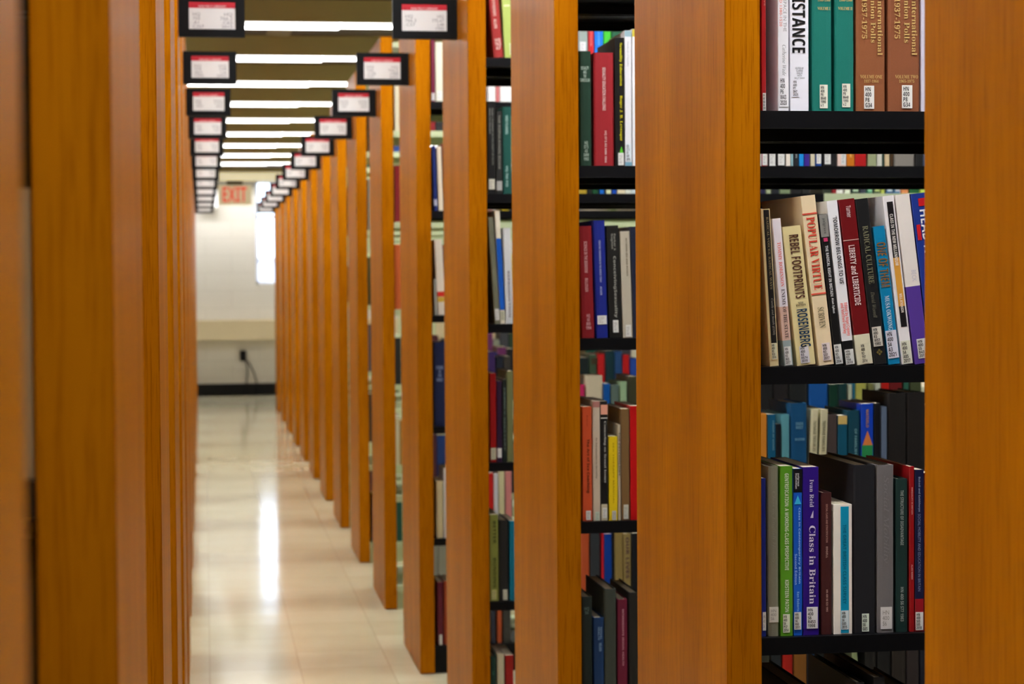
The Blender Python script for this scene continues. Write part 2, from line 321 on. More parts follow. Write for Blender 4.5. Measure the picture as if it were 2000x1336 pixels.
# ------------------------------------------------------------------ books
BOOKS = [
 {"k":1,"lev":"upper","x":0.7535,"w":0.0064,"h":0.2205,"t":0.0,"c":[165,14,20],"L":{"c0":0.25,"c1":0.95,"c":[228,228,222],"t":"HN\n400\nM84\nS43\n2018","a":0.8887,"b":0.9985},"T":[["COLLECTIVE","b",[215,170,150],0.1576,0.3529,0.55,0.85,"v"]],"desc":"thin bright red book beside the post with white label"},
 {"k":1,"lev":"upper","x":0.7766,"w":0.0151,"h":0.2279,"t":0.0,"c":[236,236,240],"L":{"c0":0.12,"c1":0.98,"c":[242,242,246],"t":"HN\n400\nP6\nW43\n2020","a":0.7938,"b":0.974},"T":[["LAND SPACE IN THE","b",[150,150,150],0.2443,0.5251,0.5,0.8,"v"],["WORLD 1380-1520","b",[225,120,100],0.2443,0.4946,0.15,0.4,"v"],["Catherine Wade","i",[120,120,120],0.6045,0.7877,0.4,0.75,"v"]],"desc":"narrow white paperback with faint grey and red spine lettering"},
 {"k":1,"lev":"upper","x":0.7939,"w":0.026,"h":0.2353,"t":0.0,"c":[238,238,246],"L":{"c0":0.12,"c1":0.5,"c":[238,238,246],"t":"HN\n400\nP7\nB47\n2025","a":0.8173,"b":0.918},"T":[["RESISTANCE","X",[14,13,14],0.2132,0.6633,0.1,0.82,"v"],["EDITED BY\nCLARRIE\nWALLIS\nWITH\nSALLY SHAW","b",[90,90,90],0.7462,0.8143,0.22,0.78,"h"]],"desc":"white book with huge black capitals down its spine"},
 {"k":1,"lev":"upper","x":0.8257,"w":0.0275,"h":0.2449,"t":0.0,"c":[0,112,98],"hc":1,"L":{"c0":0.36,"c1":0.76,"c":[235,233,215],"t":"HN\n400\nP8\nB648\n1990\nv.1","a":0.852,"b":0.9831},"T":[["VOLUME I","s",[205,175,105],0.4189,0.436,0.25,0.9,"h"],["1980-1988","s",[205,175,105],0.3704,0.3875,0.25,0.9,"h"]],"desc":"teal cloth volume beside the white book"},
 {"k":1,"lev":"upper","x":0.8577,"w":0.0269,"h":0.2454,"t":0.0,"c":[0,112,98],"hc":1,"L":{"c0":0.36,"c1":0.78,"c":[235,233,215],"t":"HN\n400\nP8\nB648\n1990\nv.2","a":0.8458,"b":0.9768},"T":[["VOLUME II","s",[205,175,105],0.4186,0.4357,0.15,0.9,"h"],["1980-1988","s",[205,175,105],0.3702,0.3873,0.2,0.9,"h"]],"desc":"teal cloth volume beside the brown volumes"},
 {"k":1,"lev":"upper","x":0.8879,"w":0.0412,"h":0.258,"t":0.0,"c":[138,80,42],"hc":1,"L":{"c0":0.26,"c1":0.6,"c":[235,233,225],"t":"HN\n400\nP8\nG34","a":0.8632,"b":0.9853},"T":[["Gallup International","s",[200,165,100],0.2171,0.7003,0.68,0.9,"v"],["Opinion Polls","s",[200,165,100],0.3257,0.6352,0.44,0.66,"v"],["Britain 1937-1975","s",[200,165,100],0.2443,0.6134,0.18,0.36,"v"],["VOLUME ONE","s",[200,165,100],0.8062,0.8252,0.12,0.88,"h"],["1937-1964","s",[200,165,100],0.8306,0.8469,0.25,0.75,"h"]],"desc":"thick brown gilt-lettered volume beside the teal pair"},
 {"k":1,"lev":"upper","x":0.9336,"w":0.0455,"h":0.2588,"t":0.0,"c":[134,76,42],"hc":1,"L":{"c0":0.42,"c1":0.74,"c":[235,233,225],"t":"HN\n400\nP8\nG34","a":0.8597,"b":0.9817},"T":[["Gallup International","s",[200,165,100],0.2169,0.6997,0.68,0.9,"v"],["Opinion Polls","s",[200,165,100],0.3254,0.6346,0.44,0.66,"v"],["Britain 1937-1975","s",[200,165,100],0.2441,0.6129,0.18,0.36,"v"],["VOLUME TWO","s",[200,165,100],0.8054,0.8244,0.2,0.92,"h"],["1965-1975","s",[200,165,100],0.8298,0.8461,0.32,0.8,"h"]],"desc":"thick brown gilt-lettered volume farther from the teal pair"},
 {"k":1,"lev":"upper","x":0.9806,"w":0.0162,"h":0.2244,"t":0.0,"c":[205,200,215],"desc":"pale grey book half hidden behind the near end panel"},
 {"k":1,"lev":"middle","x":0.764,"w":0.0129,"h":0.2156,"t":0.058,"c":[226,204,150],"L":{"c0":0.28,"c1":0.85,"c":[225,222,190],"t":"HN\n400\nR3\nR33\n2016","a":0.8533,"b":0.9575},"T":[["RADICAL VOICES, RADICAL WAYS","r",[150,135,100],0.0521,0.5113,0.5,0.78,"v"],["Curelly and Smith (EDS)","i",[190,185,175],0.5699,0.8012,0.5,0.78,"v"],["@","X",[18,16,16],0.0065,0.8565,0.3,0.9,"band"]],"desc":"slim cream paperback with black centre band at the row end"},
 {"k":1,"lev":"middle","x":0.7849,"w":0.0122,"h":0.2027,"t":0.086,"c":[242,236,242],"L":{"c0":0.12,"c1":0.85,"c":[228,228,222],"t":"HN\n400\nR3\nR63\n2017","a":0.8691,"b":0.9942},"T":[["TOMMY ROBINSON","r",[232,120,110],0.1599,0.4623,0.35,0.75,"v"],["ENEMY OF THE STATE","r",[60,45,45],0.4797,0.8134,0.35,0.75,"v"]],"b":[[0.5979,[226,188,170]],[0.8273,[150,165,165]]],"desc":"slim white paperback with pink lettering, shorter than its neighbours"},
 {"k":1,"lev":"middle","x":0.8031,"w":0.0259,"h":0.1918,"t":0.1101,"c":[232,216,158],"L":{"c0":0.2,"c1":0.7,"c":[226,220,225],"t":"HN\n400\nR3\nR674\n2018","a":0.8628,"b":0.9845},"T":[["REBEL FOOTPRINTS","X",[82,48,34],0.0627,0.5199,0.3,0.82,"v"],["NEW\nEDITION","B",[60,45,35],0.5457,0.5752,0.28,0.8,"h"],["ROSENBERG","X",[16,52,84],0.5974,0.8702,0.28,0.85,"v"]],"desc":"pale yellow paperback with bold brown and navy capitals"},
 {"k":1,"lev":"middle","x":0.8343,"w":0.0209,"h":0.2342,"t":0.114,"c":[240,218,178],"d":0.2,"L":{"c0":0.3,"c1":0.85,"c":[236,222,220],"t":"HN\n400\nR3\nS37\n2017","a":0.871,"b":0.9738},"T":[["POPULAR VIRTUE","s",[206,60,42],0.127,0.5565,0.22,0.8,"v"],["SCRIVEN","r",[110,100,70],0.6593,0.7803,0.3,0.72,"v"],["@","X",[215,85,65],0.1028,0.1119,0.0,1,"band"],["@","X",[215,85,65],0.5746,0.5837,0.0,1,"band"]],"desc":"tall peach book, large red serif capitals between red rules"},
 {"k":1,"lev":"middle","x":0.8573,"w":0.0112,"h":0.2087,"t":0.1122,"c":[18,17,17],"L":{"c0":0.05,"c1":0.95,"c":[228,228,222],"t":"HN\n400\nR3\nS95\n2004","a":0.863,"b":0.9921},"T":[["@","X",[140,138,132],0.0017,0.1495,0.0,1,"band"],["palgrave","b",[80,80,80],0.0272,0.1291,0.3,0.75,"v"],["@","X",[205,60,110],0.1563,0.1801,0.25,0.75,"band"],["THE RADICAL RIGHT IN BRITAIN","B",[225,225,225],0.2073,0.5436,0.32,0.68,"v"],["Alan Sykes","B",[225,225,225],0.5538,0.6557,0.32,0.68,"v"]],"desc":"slim black paperback with grey top block and small pink square"},
 {"k":1,"lev":"middle","x":0.8701,"w":0.0152,"h":0.2274,"t":0.1116,"c":[240,240,242],"L":{"c0":0.15,"c1":0.95,"c":[228,228,222],"t":"HN\n400\nR3\nT66\n2018","a":0.9063,"b":0.9985},"T":[["'TOMORROW BELONGS TO US'","B",[25,28,32],0.0951,0.5101,0.4,0.78,"v"],["Edited by Nigel Copsey\nand Matthew Worley","B",[228,85,75],0.6224,0.8251,0.15,0.88,"v"]],"b":[[0.8532,[14,13,14]]],"desc":"white paperback with black capitals and a black foot"},
 {"k":1,"lev":"middle","x":0.8884,"w":0.0225,"h":0.2292,"t":0.1155,"c":[112,8,14],"L":{"c0":0.3,"c1":0.75,"c":[226,220,190],"t":"HN\n400\nR3\nT97\n2014","a":0.8709,"b":0.9949},"T":[["Turner","B",[215,185,185],0.0403,0.1116,0.4,0.7,"v"],["@","X",[220,170,160],0.2449,0.2495,0.0,1,"band"],["LIBERTY and LIBERTICIDE","B",[226,205,200],0.2789,0.6416,0.28,0.68,"v"]],"b":[[0.8182,[226,220,190]]],"desc":"dark red book with a cream foot and white capitals"},
 {"k":1,"lev":"middle","x":0.9129,"w":0.0178,"h":0.23,"t":0.1182,"c":[26,26,27],"d":0.19,"L":{"c0":0.12,"c1":0.85,"c":[220,214,200],"t":"HN\n400\nR3\nW57\n1992","a":0.7734,"b":0.891},"T":[["RADICAL CULTURE","r",[120,118,92],0.164,0.5136,0.3,0.75,"v"],["David Worrell","i",[120,118,100],0.5631,0.7178,0.35,0.65,"v"],["❖","B",[110,98,50],0.9065,0.9467,0.25,0.75,"h"]],"desc":"black book with dim grey serif capitals beside the dark red book"},
 {"k":1,"lev":"middle","x":0.9335,"w":0.0164,"h":0.1916,"t":0.1176,"c":[0,128,176],"L":{"c0":0.02,"c1":0.95,"c":[228,226,238],"t":"HN\n400\nS4\nA3\n2021\n","a":0.755,"b":0.9559},"T":[["ONE OF THEM","X",[128,88,36],0.1153,0.4389,0.12,0.9,"v"],["MUSA OKWONGA","s",[205,220,228],0.5021,0.7736,0.3,0.7,"v"]],"desc":"bright blue paperback with brown block capitals, shorter than its neighbours"},
 {"k":1,"lev":"middle","x":0.9527,"w":0.0157,"h":0.2342,"t":0.1191,"c":[240,236,236],"d":0.2,"L":{"c0":0.1,"c1":0.95,"c":[226,226,205],"t":"HN\n400\nS4\nA85\n2017","a":0.8614,"b":0.9984},"T":[["@","X",[22,16,20],0.0365,0.7793,0.3,0.85,"band"],["@","X",[222,160,60],0.3683,0.6575,0.3,0.85,"band"],["CLASS IN THE NEW MILLENNIUM","B",[235,230,220],0.1096,0.414,0.42,0.72,"v"],["WILL ATKINSON","B",[245,235,220],0.5814,0.694,0.45,0.7,"v"]],"desc":"white book with a black and amber strip down its spine"},
 {"k":1,"lev":"middle","x":0.9711,"w":0.0209,"h":0.2357,"t":0.1215,"c":[238,230,222],"L":{"c0":0.3,"c1":0.98,"c":[228,228,222],"t":"HN\n400\nS5\nB43\n2013","a":0.8542,"b":0.9693},"T":[["BECK","b",[200,196,206],0.4483,0.5149,0.5,0.8,"v"]],"b":[[0.5422,[86,56,150]]],"desc":"cream topped book with a purple lower half"},
 {"k":1,"lev":"middle","x":0.9944,"w":0.0272,"h":0.2371,"t":0.1236,"c":[26,52,140],"d":0.2,"T":[["HEAD NORTH","X",[235,235,240],0.0965,0.5427,0.35,0.8,"v"],["@","X",[200,24,34],0.0302,0.0754,0.35,0.95,"band"],["@","X",[200,24,34],0.1809,0.2714,0.1,0.3,"band"],["@","X",[205,24,34],0.4824,0.6332,0.5,1,"band"]],"desc":"blue and red book with white capitals leaning rightmost of its row"},
 {"k":1,"lev":"lower","x":0.7508,"w":0.0068,"h":0.2183,"t":0.0,"c":[22,36,120],"L":{"c0":0.3,"c1":0.98,"c":[228,228,222],"a":0.8445,"b":0.961},"desc":"narrow blue book at the left end of the lower row"},
 {"k":1,"lev":"lower","x":0.7606,"w":0.0152,"h":0.2342,"t":0.0,"c":[128,126,106],"hc":1,"L":{"c0":0.1,"c1":0.95,"c":[215,212,200],"a":0.8268,"b":0.9173},"T":[["Class in English History","i",[142,140,122],0.1448,0.5673,0.35,0.7,"v"]],"desc":"khaki grey cloth book with a blank white label"},
 {"k":1,"lev":"lower","x":0.7781,"w":0.0174,"h":0.2345,"t":0.0,"c":[92,158,34],"L":{"c0":0.2,"c1":0.75,"c":[232,238,215],"t":"HN\n400\nS6\nP37\n2014","a":0.8716,"b":0.9802},"T":[["GENTRIFICATION: A WORKING-CLASS PERSPECTIVE","X",[225,235,205],0.0422,0.6123,0.36,0.68,"v"],["KIRSTEEN PATON","X",[225,235,205],0.6696,0.8596,0.36,0.68,"v"]],"desc":"lime green paperback with white capitals down the spine"},
 {"k":1,"lev":"lower","x":0.797,"w":0.012,"h":0.2306,"t":0.0,"c":[18,92,200],"L":{"c0":0.05,"c1":0.85,"c":[228,228,222],"t":"HN\n400\nS6\nR63\n2011","a":0.8594,"b":0.9637},"T":[["@","X",[14,14,18],0.0015,0.1412,0.0,1,"band"],["palgrave\nmacmillan","B",[220,220,220],0.0276,0.1197,0.2,0.7,"v"],["@","X",[60,190,230],0.1596,0.2118,0.1,0.9,"tri"],["Class in Contemporary Britain","B",[170,205,245],0.2333,0.6875,0.5,0.8,"v"],["Second Edition","b",[190,215,245],0.5095,0.6937,0.12,0.38,"v"],["Ken Roberts","B",[150,195,240],0.7366,0.8533,0.35,0.65,"v"]],"desc":"mid blue paperback with a black top block"},
 {"k":1,"lev":"lower","x":0.8105,"w":0.0222,"h":0.2324,"t":0.0,"c":[44,12,128],"L":{"c0":0.22,"c1":0.92,"c":[232,232,232],"t":"HN\n400\nS6\nR453\n1998","a":0.8324,"b":0.9605},"T":[["Ivan Reid","s",[205,195,225],0.0732,0.2378,0.42,0.68,"v"],["◢","B",[205,195,225],0.2561,0.3019,0.45,0.65,"h"],["Class in Britain","s",[215,205,228],0.3476,0.8141,0.38,0.78,"v"]],"desc":"violet book with large white serif lettering"},
 {"k":1,"lev":"lower","x":0.8364,"w":0.0153,"h":0.1965,"t":0.0,"c":[66,20,20],"hc":1,"T":[["SOCIAL CLASS AND STRATIFICATION","B",[175,130,120],0.0794,0.3503,0.42,0.6,"v"],["EDGELL","B",[190,150,140],0.3792,0.4586,0.42,0.6,"v"],["HN 400 S6 E23 1993","B",[190,150,140],0.6825,0.8378,0.42,0.6,"v"]],"desc":"small dark maroon book with tiny white lettering"},
 {"k":1,"lev":"lower","x":0.854,"w":0.0263,"h":0.1797,"t":0.0,"c":[246,238,226],"L":{"c0":0.4,"c1":0.8,"c":[215,228,232],"t":"HN\n400\nS6\nG65\n2015","a":0.8186,"b":0.9649},"T":[["@","X",[0,150,190],0.0158,0.9926,0.38,0.82,"band"],["THE GREAT BRITISH CLASS SURVEY","B",[10,110,140],0.1542,0.7672,0.5,0.68,"v"]],"desc":"shorter white book with a turquoise stripe"},
 {"k":1,"lev":"lower","x":0.8833,"w":0.0309,"h":0.2336,"t":0.0,"c":[22,22,28],"hc":1,"d":0.215,"L":{"c0":0.36,"c1":0.68,"c":[225,238,222],"t":"HN\n400\nS6\nG65","a":0.883,"b":0.9895},"desc":"thick black volume towering behind the turquoise striped book"},
 {"k":1,"lev":"lower","x":0.9165,"w":0.0243,"h":0.233,"t":0.0,"c":[112,108,108],"hc":1,"d":0.2,"L":{"c0":0.2,"c1":0.86,"c":[222,218,216],"a":0.8469,"b":0.9783},"T":[["Social Mobility","i",[128,125,125],0.0642,0.5839,0.3,0.7,"v"]],"desc":"tall mid grey cloth book with a blank white label"},
 {"k":1,"lev":"lower","x":0.9438,"w":0.017,"h":0.2133,"t":0.0,"c":[14,46,42],"hc":1,"T":[["THE STRUCTURE OF DISADVANTAGE","B",[150,160,155],0.0736,0.4314,0.35,0.62,"v"],["HN 400 S6 S77 1983","B",[150,160,155],0.7056,0.9297,0.35,0.62,"v"]],"desc":"dark green book with faint white capitals"},
 {"k":1,"lev":"lower","x":0.963,"w":0.007,"h":0.2301,"t":0.0,"c":[150,12,18],"d":0.19,"T":[["INEQUALITY IN BRITAIN","B",[225,170,165],0.1241,0.2885,0.35,0.65,"v"],["ALAN WARDE","B",[225,170,165],0.5925,0.6824,0.35,0.65,"v"]],"desc":"thin red book with white top edge beside dark green book"},
 {"k":1,"lev":"lower","x":0.9712,"w":0.0126,"h":0.2256,"t":0.0,"c":[16,22,62],"L":{"c0":0.05,"c1":0.9,"c":[228,228,222],"t":"HN\n400\nS65\nS85\n2018","a":0.8801,"b":0.9909},"T":[["Bukodi and Goldthorpe","B",[150,160,190],0.0443,0.2596,0.3,0.6,"v"],["SOCIAL MOBILITY AND EDUCATION IN BRITAIN","b",[140,150,185],0.2723,0.7503,0.3,0.6,"v"]],"b":[[0.7978,[150,16,30]]],"desc":"navy paperback with a red foot"},
 {"k":1,"lev":"lower","x":0.9853,"w":0.0141,"h":0.2203,"t":0.0,"c":[170,20,26],"desc":"red book mostly behind the near end panel, lower row"},
 {"k":1,"lev":"bottom","x":0.8033,"w":0.0271,"h":0.2973,"t":0.0,"c":[20,16,14],"hc":1,"d":0.24,"desc":"oversized brown-black volume with only its slanting top showing"},
 {"k":1,"lev":"bottom","x":0.8856,"w":0.0125,"h":0.3074,"t":0.0,"c":[22,22,22],"hc":1,"d":0.23,"desc":"black oversized book with a cream page top"},
 {"k":1,"lev":"bottom","x":0.9107,"w":0.017,"h":0.3136,"t":0.0,"c":[20,19,20],"hc":1,"d":0.23,"desc":"charcoal oversized book next to a bare cream page top"},
 {"k":1,"lev":"bottom","x":0.9397,"w":0.0401,"h":0.2892,"t":0.0,"c":[24,20,20],"hc":1,"d":0.2,"desc":"black oversized book close to the near end panel"},
 {"k":2,"lev":"upper","x":0.7526,"w":0.0234,"h":0.2313,"t":0.0,"c":[20,54,36],"hc":1,"T":[["SEXUALITY\nAND\nTHE\nCURRICULUM","B",[170,190,175],0.1338,0.2676,0.02,0.86,"h"],["HQ\n57.5\nA3\nS499\n1992","B",[165,185,170],0.7849,0.9543,0.3,0.75,"h"]],"desc":"dark green cloth book at the post"},
 {"k":2,"lev":"upper","x":0.782,"w":0.0404,"h":0.2286,"t":0.0,"c":[150,24,32],"hc":1,"T":[["SEXUALITY EDUCATION CHALLENGE","B",[225,190,185],0.1311,0.5107,0.42,0.58,"v"],["HQ 57.5 A3 S496 1994","B",[225,190,185],0.6914,0.9716,0.5,0.62,"v"]],"desc":"thick red cloth book"},
 {"k":2,"lev":"upper","x":0.8253,"w":0.0188,"h":0.2588,"t":0.0,"c":[14,14,13],"d":0.19,"L":{"c0":0.3,"c1":0.9,"c":[228,228,222],"a":0.8989,"b":0.9948},"T":[["Sexuality Education","s",[226,220,30],0.0399,0.3755,0.45,0.78,"v"],["Roger J. R. Levesque","s",[226,220,30],0.4514,0.803,0.45,0.78,"v"],["@","X",[90,200,40],0.8469,0.8989,0.45,0.85,"tri"]],"desc":"black book with yellow serif lettering"},
 {"k":2,"lev":"upper","x":0.8454,"w":0.0135,"h":0.2735,"t":0.0,"c":[232,232,236],"L":{"c0":0.1,"c1":0.9,"c":[225,235,240],"t":"HQ\n57.5\nA3\nS49\n2016","a":0.8361,"b":0.9685},"T":[["@","X",[150,180,190],0.0019,0.0454,0.0,1,"band"],["@","X",[120,165,185],0.9723,0.9985,0.0,1,"band"],["Handbook of Sexuality","b",[160,160,170],0.0832,0.2648,0.3,0.6,"v"]],"desc":"slim white book with a pale blue head"},
 {"k":2,"lev":"upper","x":0.8608,"w":0.0135,"h":0.2767,"t":0.0,"c":[236,236,238],"T":[["@","X",[205,190,70],0.0019,0.0561,0.0,1,"band"]],"desc":"white book with yellow head, half behind first end panel"},
 {"k":2,"lev":"upper","x":1.1288,"w":0.0008,"h":0.2278,"t":0.0,"c":[200,200,190],"hc":1,"d":0.162,"g":1},
 {"k":2,"lev":"upper","x":1.1309,"w":0.0122,"h":0.2303,"t":0.0,"c":[170,30,30],"hc":1,"d":0.162,"L":{"c0":0.1,"c1":0.9,"c":[228,228,222],"a":0.8927,"b":0.9926},"g":1},
 {"k":2,"lev":"upper","x":1.145,"w":0.0154,"h":0.2071,"t":0.0,"c":[24,22,22],"d":0.173,"L":{"c0":0.1,"c1":0.9,"c":[228,228,222],"a":0.8553,"b":0.9985},"g":1},
 {"k":2,"lev":"upper","x":1.1634,"w":0.0165,"h":0.2286,"t":0.0,"c":[20,20,20],"d":0.158,"L":{"c0":0.1,"c1":0.9,"c":[228,228,222],"a":0.8916,"b":0.9923},"g":1},
 {"k":2,"lev":"upper","x":1.1818,"w":0.0095,"h":0.2302,"t":0.0,"c":[232,222,205],"hc":1,"d":0.156,"g":1},
 {"k":2,"lev":"upper","x":1.1926,"w":0.0041,"h":0.2071,"t":0.0,"c":[150,190,195],"d":0.174,"g":1},
 {"k":2,"lev":"upper","x":1.1986,"w":0.0095,"h":0.2111,"t":0.0,"c":[18,22,28],"hc":1,"d":0.159,"T":[["FATHER","B",[150,165,165],0.654,0.927,0.35,0.65,"v"]],"g":1},
 {"k":2,"lev":"upper","x":1.21,"w":0.009,"h":0.2165,"t":0.0,"c":[20,140,215],"d":0.176,"g":1},
 {"k":2,"lev":"upper","x":1.2209,"w":0.0112,"h":0.2088,"t":0.0,"c":[52,24,130],"hc":1,"d":0.168,"T":[["@","X",[225,220,200],0.7252,0.8156,0.0,1,"band"]],"g":1},
 {"k":2,"lev":"upper","x":1.2339,"w":0.009,"h":0.2154,"t":0.0,"c":[205,196,168],"d":0.155,"g":1},
 {"k":2,"lev":"upper","x":1.2454,"w":0.0117,"h":0.2216,"t":0.0,"c":[20,70,150],"hc":1,"d":0.178,"L":{"c0":0.1,"c1":0.9,"c":[228,228,222],"a":0.878,"b":0.9775},"g":1},
 {"k":2,"lev":"upper","x":1.2611,"w":0.0276,"h":0.2097,"t":0.0,"c":[20,19,20],"d":0.159,"L":{"c0":0.1,"c1":0.55,"c":[228,228,222],"a":0.8608,"b":0.9811},"T":[["1","B",[170,170,170],0.7657,0.8158,0.35,0.5,"h"]],"g":1},
 {"k":2,"lev":"upper","x":1.2917,"w":0.0178,"h":0.2086,"t":0.0,"c":[234,205,190],"d":0.176,"L":{"c0":0.4,"c1":0.95,"c":[228,228,222],"a":0.8699,"b":0.9858},"g":1},
 {"k":2,"lev":"upper","x":1.3114,"w":0.0156,"h":0.2106,"t":0.0,"c":[196,112,16],"d":0.162,"T":[["G\nM\nR","B",[235,190,110],0.8011,0.9159,0.3,0.7,"h"]],"g":1},
 {"k":2,"lev":"upper","x":1.3289,"w":0.0233,"h":0.2185,"t":0.0,"c":[168,12,16],"d":0.155,"T":[["IN\nOIL","B",[225,150,150],0.808,0.8706,0.3,0.7,"h"]],"g":1},
 {"k":2,"lev":"upper","x":1.3563,"w":0.0179,"h":0.2278,"t":0.0,"c":[150,158,118],"d":0.151,"g":1},
 {"k":2,"lev":"upper","x":1.376,"w":0.0102,"h":0.2359,"t":0.0,"c":[205,205,190],"d":0.158,"g":1},
 {"k":2,"lev":"upper","x":1.3881,"w":0.003,"h":0.2209,"t":0.0,"c":[24,58,48],"d":0.16,"g":1},
 {"k":2,"lev":"upper","x":1.3925,"w":0.0102,"h":0.2066,"t":0.0,"c":[200,180,140],"hc":1,"d":0.162,"g":1},
 {"k":2,"lev":"upper","x":1.4046,"w":0.0058,"h":0.2313,"t":0.0,"c":[70,50,26],"d":0.158,"g":1},
 {"k":2,"lev":"upper","x":1.4123,"w":0.0444,"h":0.2268,"t":0.0,"c":[128,122,112],"hc":1,"d":0.16,"g":1},
 {"k":2,"lev":"upper","x":1.4587,"w":0.0147,"h":0.2208,"t":0.0,"c":[22,22,22],"d":0.153,"g":1},
 {"k":2,"lev":"upper","x":1.4753,"w":0.018,"h":0.2364,"t":0.0,"c":[80,90,110],"hc":1,"d":0.173,"g":1},
 {"k":2,"lev":"middle","x":0.7536,"w":0.0266,"h":0.2272,"t":0.022,"c":[130,10,20],"hc":1,"T":[["SCIENCE IN THE BEDROOM","B",[225,170,170],0.137,0.4155,0.36,0.6,"v"],["BULLOUGH","B",[225,170,170],0.4657,0.5844,0.36,0.6,"v"],["HQ\n60\nB85\n1994","B",[215,160,165],0.7853,0.9223,0.35,0.75,"h"]],"desc":"dark red cloth book at the post"},
 {"k":2,"lev":"middle","x":0.7843,"w":0.0241,"h":0.2386,"t":0.026,"c":[12,30,130],"hc":1,"L":{"c0":0.12,"c1":0.9,"c":[228,228,222],"a":0.8097,"b":0.8837},"T":[["CREATING TOMORROW IN THE WORLD TODAY","B",[170,180,220],0.1698,0.5268,0.42,0.58,"v"],["ACKER","B",[170,180,220],0.5616,0.6356,0.42,0.58,"v"]],"desc":"royal blue cloth book with a square white label"},
 {"k":2,"lev":"middle","x":0.8118,"w":0.0241,"h":0.2281,"t":0.026,"c":[26,26,24],"L":{"c0":0.3,"c1":0.75,"c":[228,228,222],"a":0.8432,"b":0.9525},"T":[["Parker &\nGagnon","B",[150,150,140],0.0729,0.2233,0.3,0.75,"v"],["ConceivingSexuality","B",[165,165,155],0.2735,0.8204,0.42,0.72,"v"]],"desc":"black paperback with pale grey lettering"},
 {"k":2,"lev":"middle","x":0.8393,"w":0.0194,"h":0.2166,"t":0.026,"c":[190,182,162],"L":{"c0":0.3,"c1":0.85,"c":[228,228,222],"a":0.8792,"b":0.9897},"T":[["BETWEEN SEX AND POWER","B",[90,80,60],0.0673,0.4228,0.55,0.72,"v"]],"desc":"light grey paperback"},
 {"k":2,"lev":"middle","x":0.8611,"w":0.0146,"h":0.2259,"t":0.026,"c":[30,36,56],"desc":"navy book half behind the first end panel"},
 {"k":2,"lev":"lower","x":0.7536,"w":0.0193,"h":0.2327,"t":0.0,"c":[208,84,44],"L":{"c0":0.35,"c1":0.85,"c":[228,228,222],"a":0.9097,"b":0.9903},"T":[["The Art of Sex Coaching","X",[60,24,14],0.2823,0.7528,0.4,0.75,"v"],["Britton","b",[150,50,30],0.0762,0.1658,0.45,0.6,"v"]],"desc":"orange paperback with dark lettering at the post"},
 {"k":2,"lev":"lower","x":0.7753,"w":0.0146,"h":0.2439,"t":0.0,"c":[206,190,168],"d":0.19,"L":{"c0":0.3,"c1":0.85,"c":[200,215,195],"a":0.9242,"b":0.9985},"T":[["@","X",[176,120,110],0.0021,0.0513,0.0,1,"band"],["An Introduction to Sexuality","B",[90,70,60],0.3038,0.6461,0.35,0.6,"v"]],"desc":"pinkish grey paperback"},
 {"k":2,"lev":"lower","x":0.7917,"w":0.0141,"h":0.2436,"t":0.0,"c":[18,17,17],"L":{"c0":0.2,"c1":0.85,"c":[228,228,222],"a":0.8914,"b":0.9771},"T":[["@","X",[232,165,140],0.03,0.1114,0.0,1,"band"],["@","X",[210,210,200],0.1371,0.1457,0.0,1,"band"],["Counseling on Sexual Issues","r",[200,200,190],0.1671,0.6814,0.4,0.78,"v"],["@","X",[200,190,160],0.8614,0.9985,0.0,0.9,"band"]],"desc":"black book with white serif lettering and a pink head"},
 {"k":2,"lev":"lower","x":0.8081,"w":0.0178,"h":0.1713,"t":0.0,"c":[226,196,20],"L":{"c0":0.35,"c1":0.8,"c":[200,200,190],"a":0.8846,"b":0.9945},"T":[["SEX THERAPY MANUAL","B",[170,130,10],0.0732,0.8053,0.45,0.6,"v"]],"desc":"short yellow book"},
 {"k":2,"lev":"lower","x":0.8273,"w":0.005,"h":0.1951,"t":0.0,"c":[190,176,150],"d":0.17,"T":[["THE PSYCHOLOGY","B",[50,40,35],0.0804,0.5359,0.2,0.8,"v"]],"desc":"thin white book between yellow and tan"},
 {"k":2,"lev":"lower","x":0.8342,"w":0.0162,"h":0.2273,"t":0.0,"c":[122,92,54],"d":0.19,"L":{"c0":0.25,"c1":0.85,"c":[205,205,190],"a":0.8605,"b":0.9893},"desc":"tan brown book"},
 {"k":2,"lev":"lower","x":0.8528,"w":0.021,"h":0.2332,"t":0.0,"c":[190,8,14],"desc":"bright red book half behind the first end panel, low row"},
 {"k":2,"lev":"lower","x":1.1232,"w":0.0166,"h":0.212,"t":0.0,"c":[206,130,30],"hc":1,"d":0.155,"g":1},
 {"k":2,"lev":"lower","x":1.1417,"w":0.0161,"h":0.2107,"t":0.0,"c":[8,86,120],"d":0.152,"T":[["CENSUS OF HOMES","B",[130,170,180],0.0602,0.3512,0.6,0.8,"v"]],"g":1},
 {"k":2,"lev":"lower","x":1.1591,"w":0.0101,"h":0.1904,"t":0.0,"c":[14,18,26],"d":0.161,"g":1},
 {"k":2,"lev":"lower","x":1.1705,"w":0.0172,"h":0.2102,"t":0.0,"c":[86,150,160],"hc":1,"d":0.165,"g":1},
 {"k":2,"lev":"lower","x":1.1907,"w":0.0341,"h":0.233,"t":0.0,"c":[0,74,118],"hc":1,"d":0.163,"T":[["ENDS\nMEET","B",[110,160,185],0.1682,0.2273,0.3,0.75,"h"],["DUSTER","B",[110,160,185],0.3091,0.3318,0.25,0.85,"h"]],"g":1},
 {"k":2,"lev":"lower","x":1.2278,"w":0.0145,"h":0.2198,"t":-0.034,"c":[214,208,170],"hc":1,"d":0.153,"T":[["TEENAGE TROUBLES","B",[110,105,80],0.1061,0.3954,0.3,0.7,"v"]],"g":1},
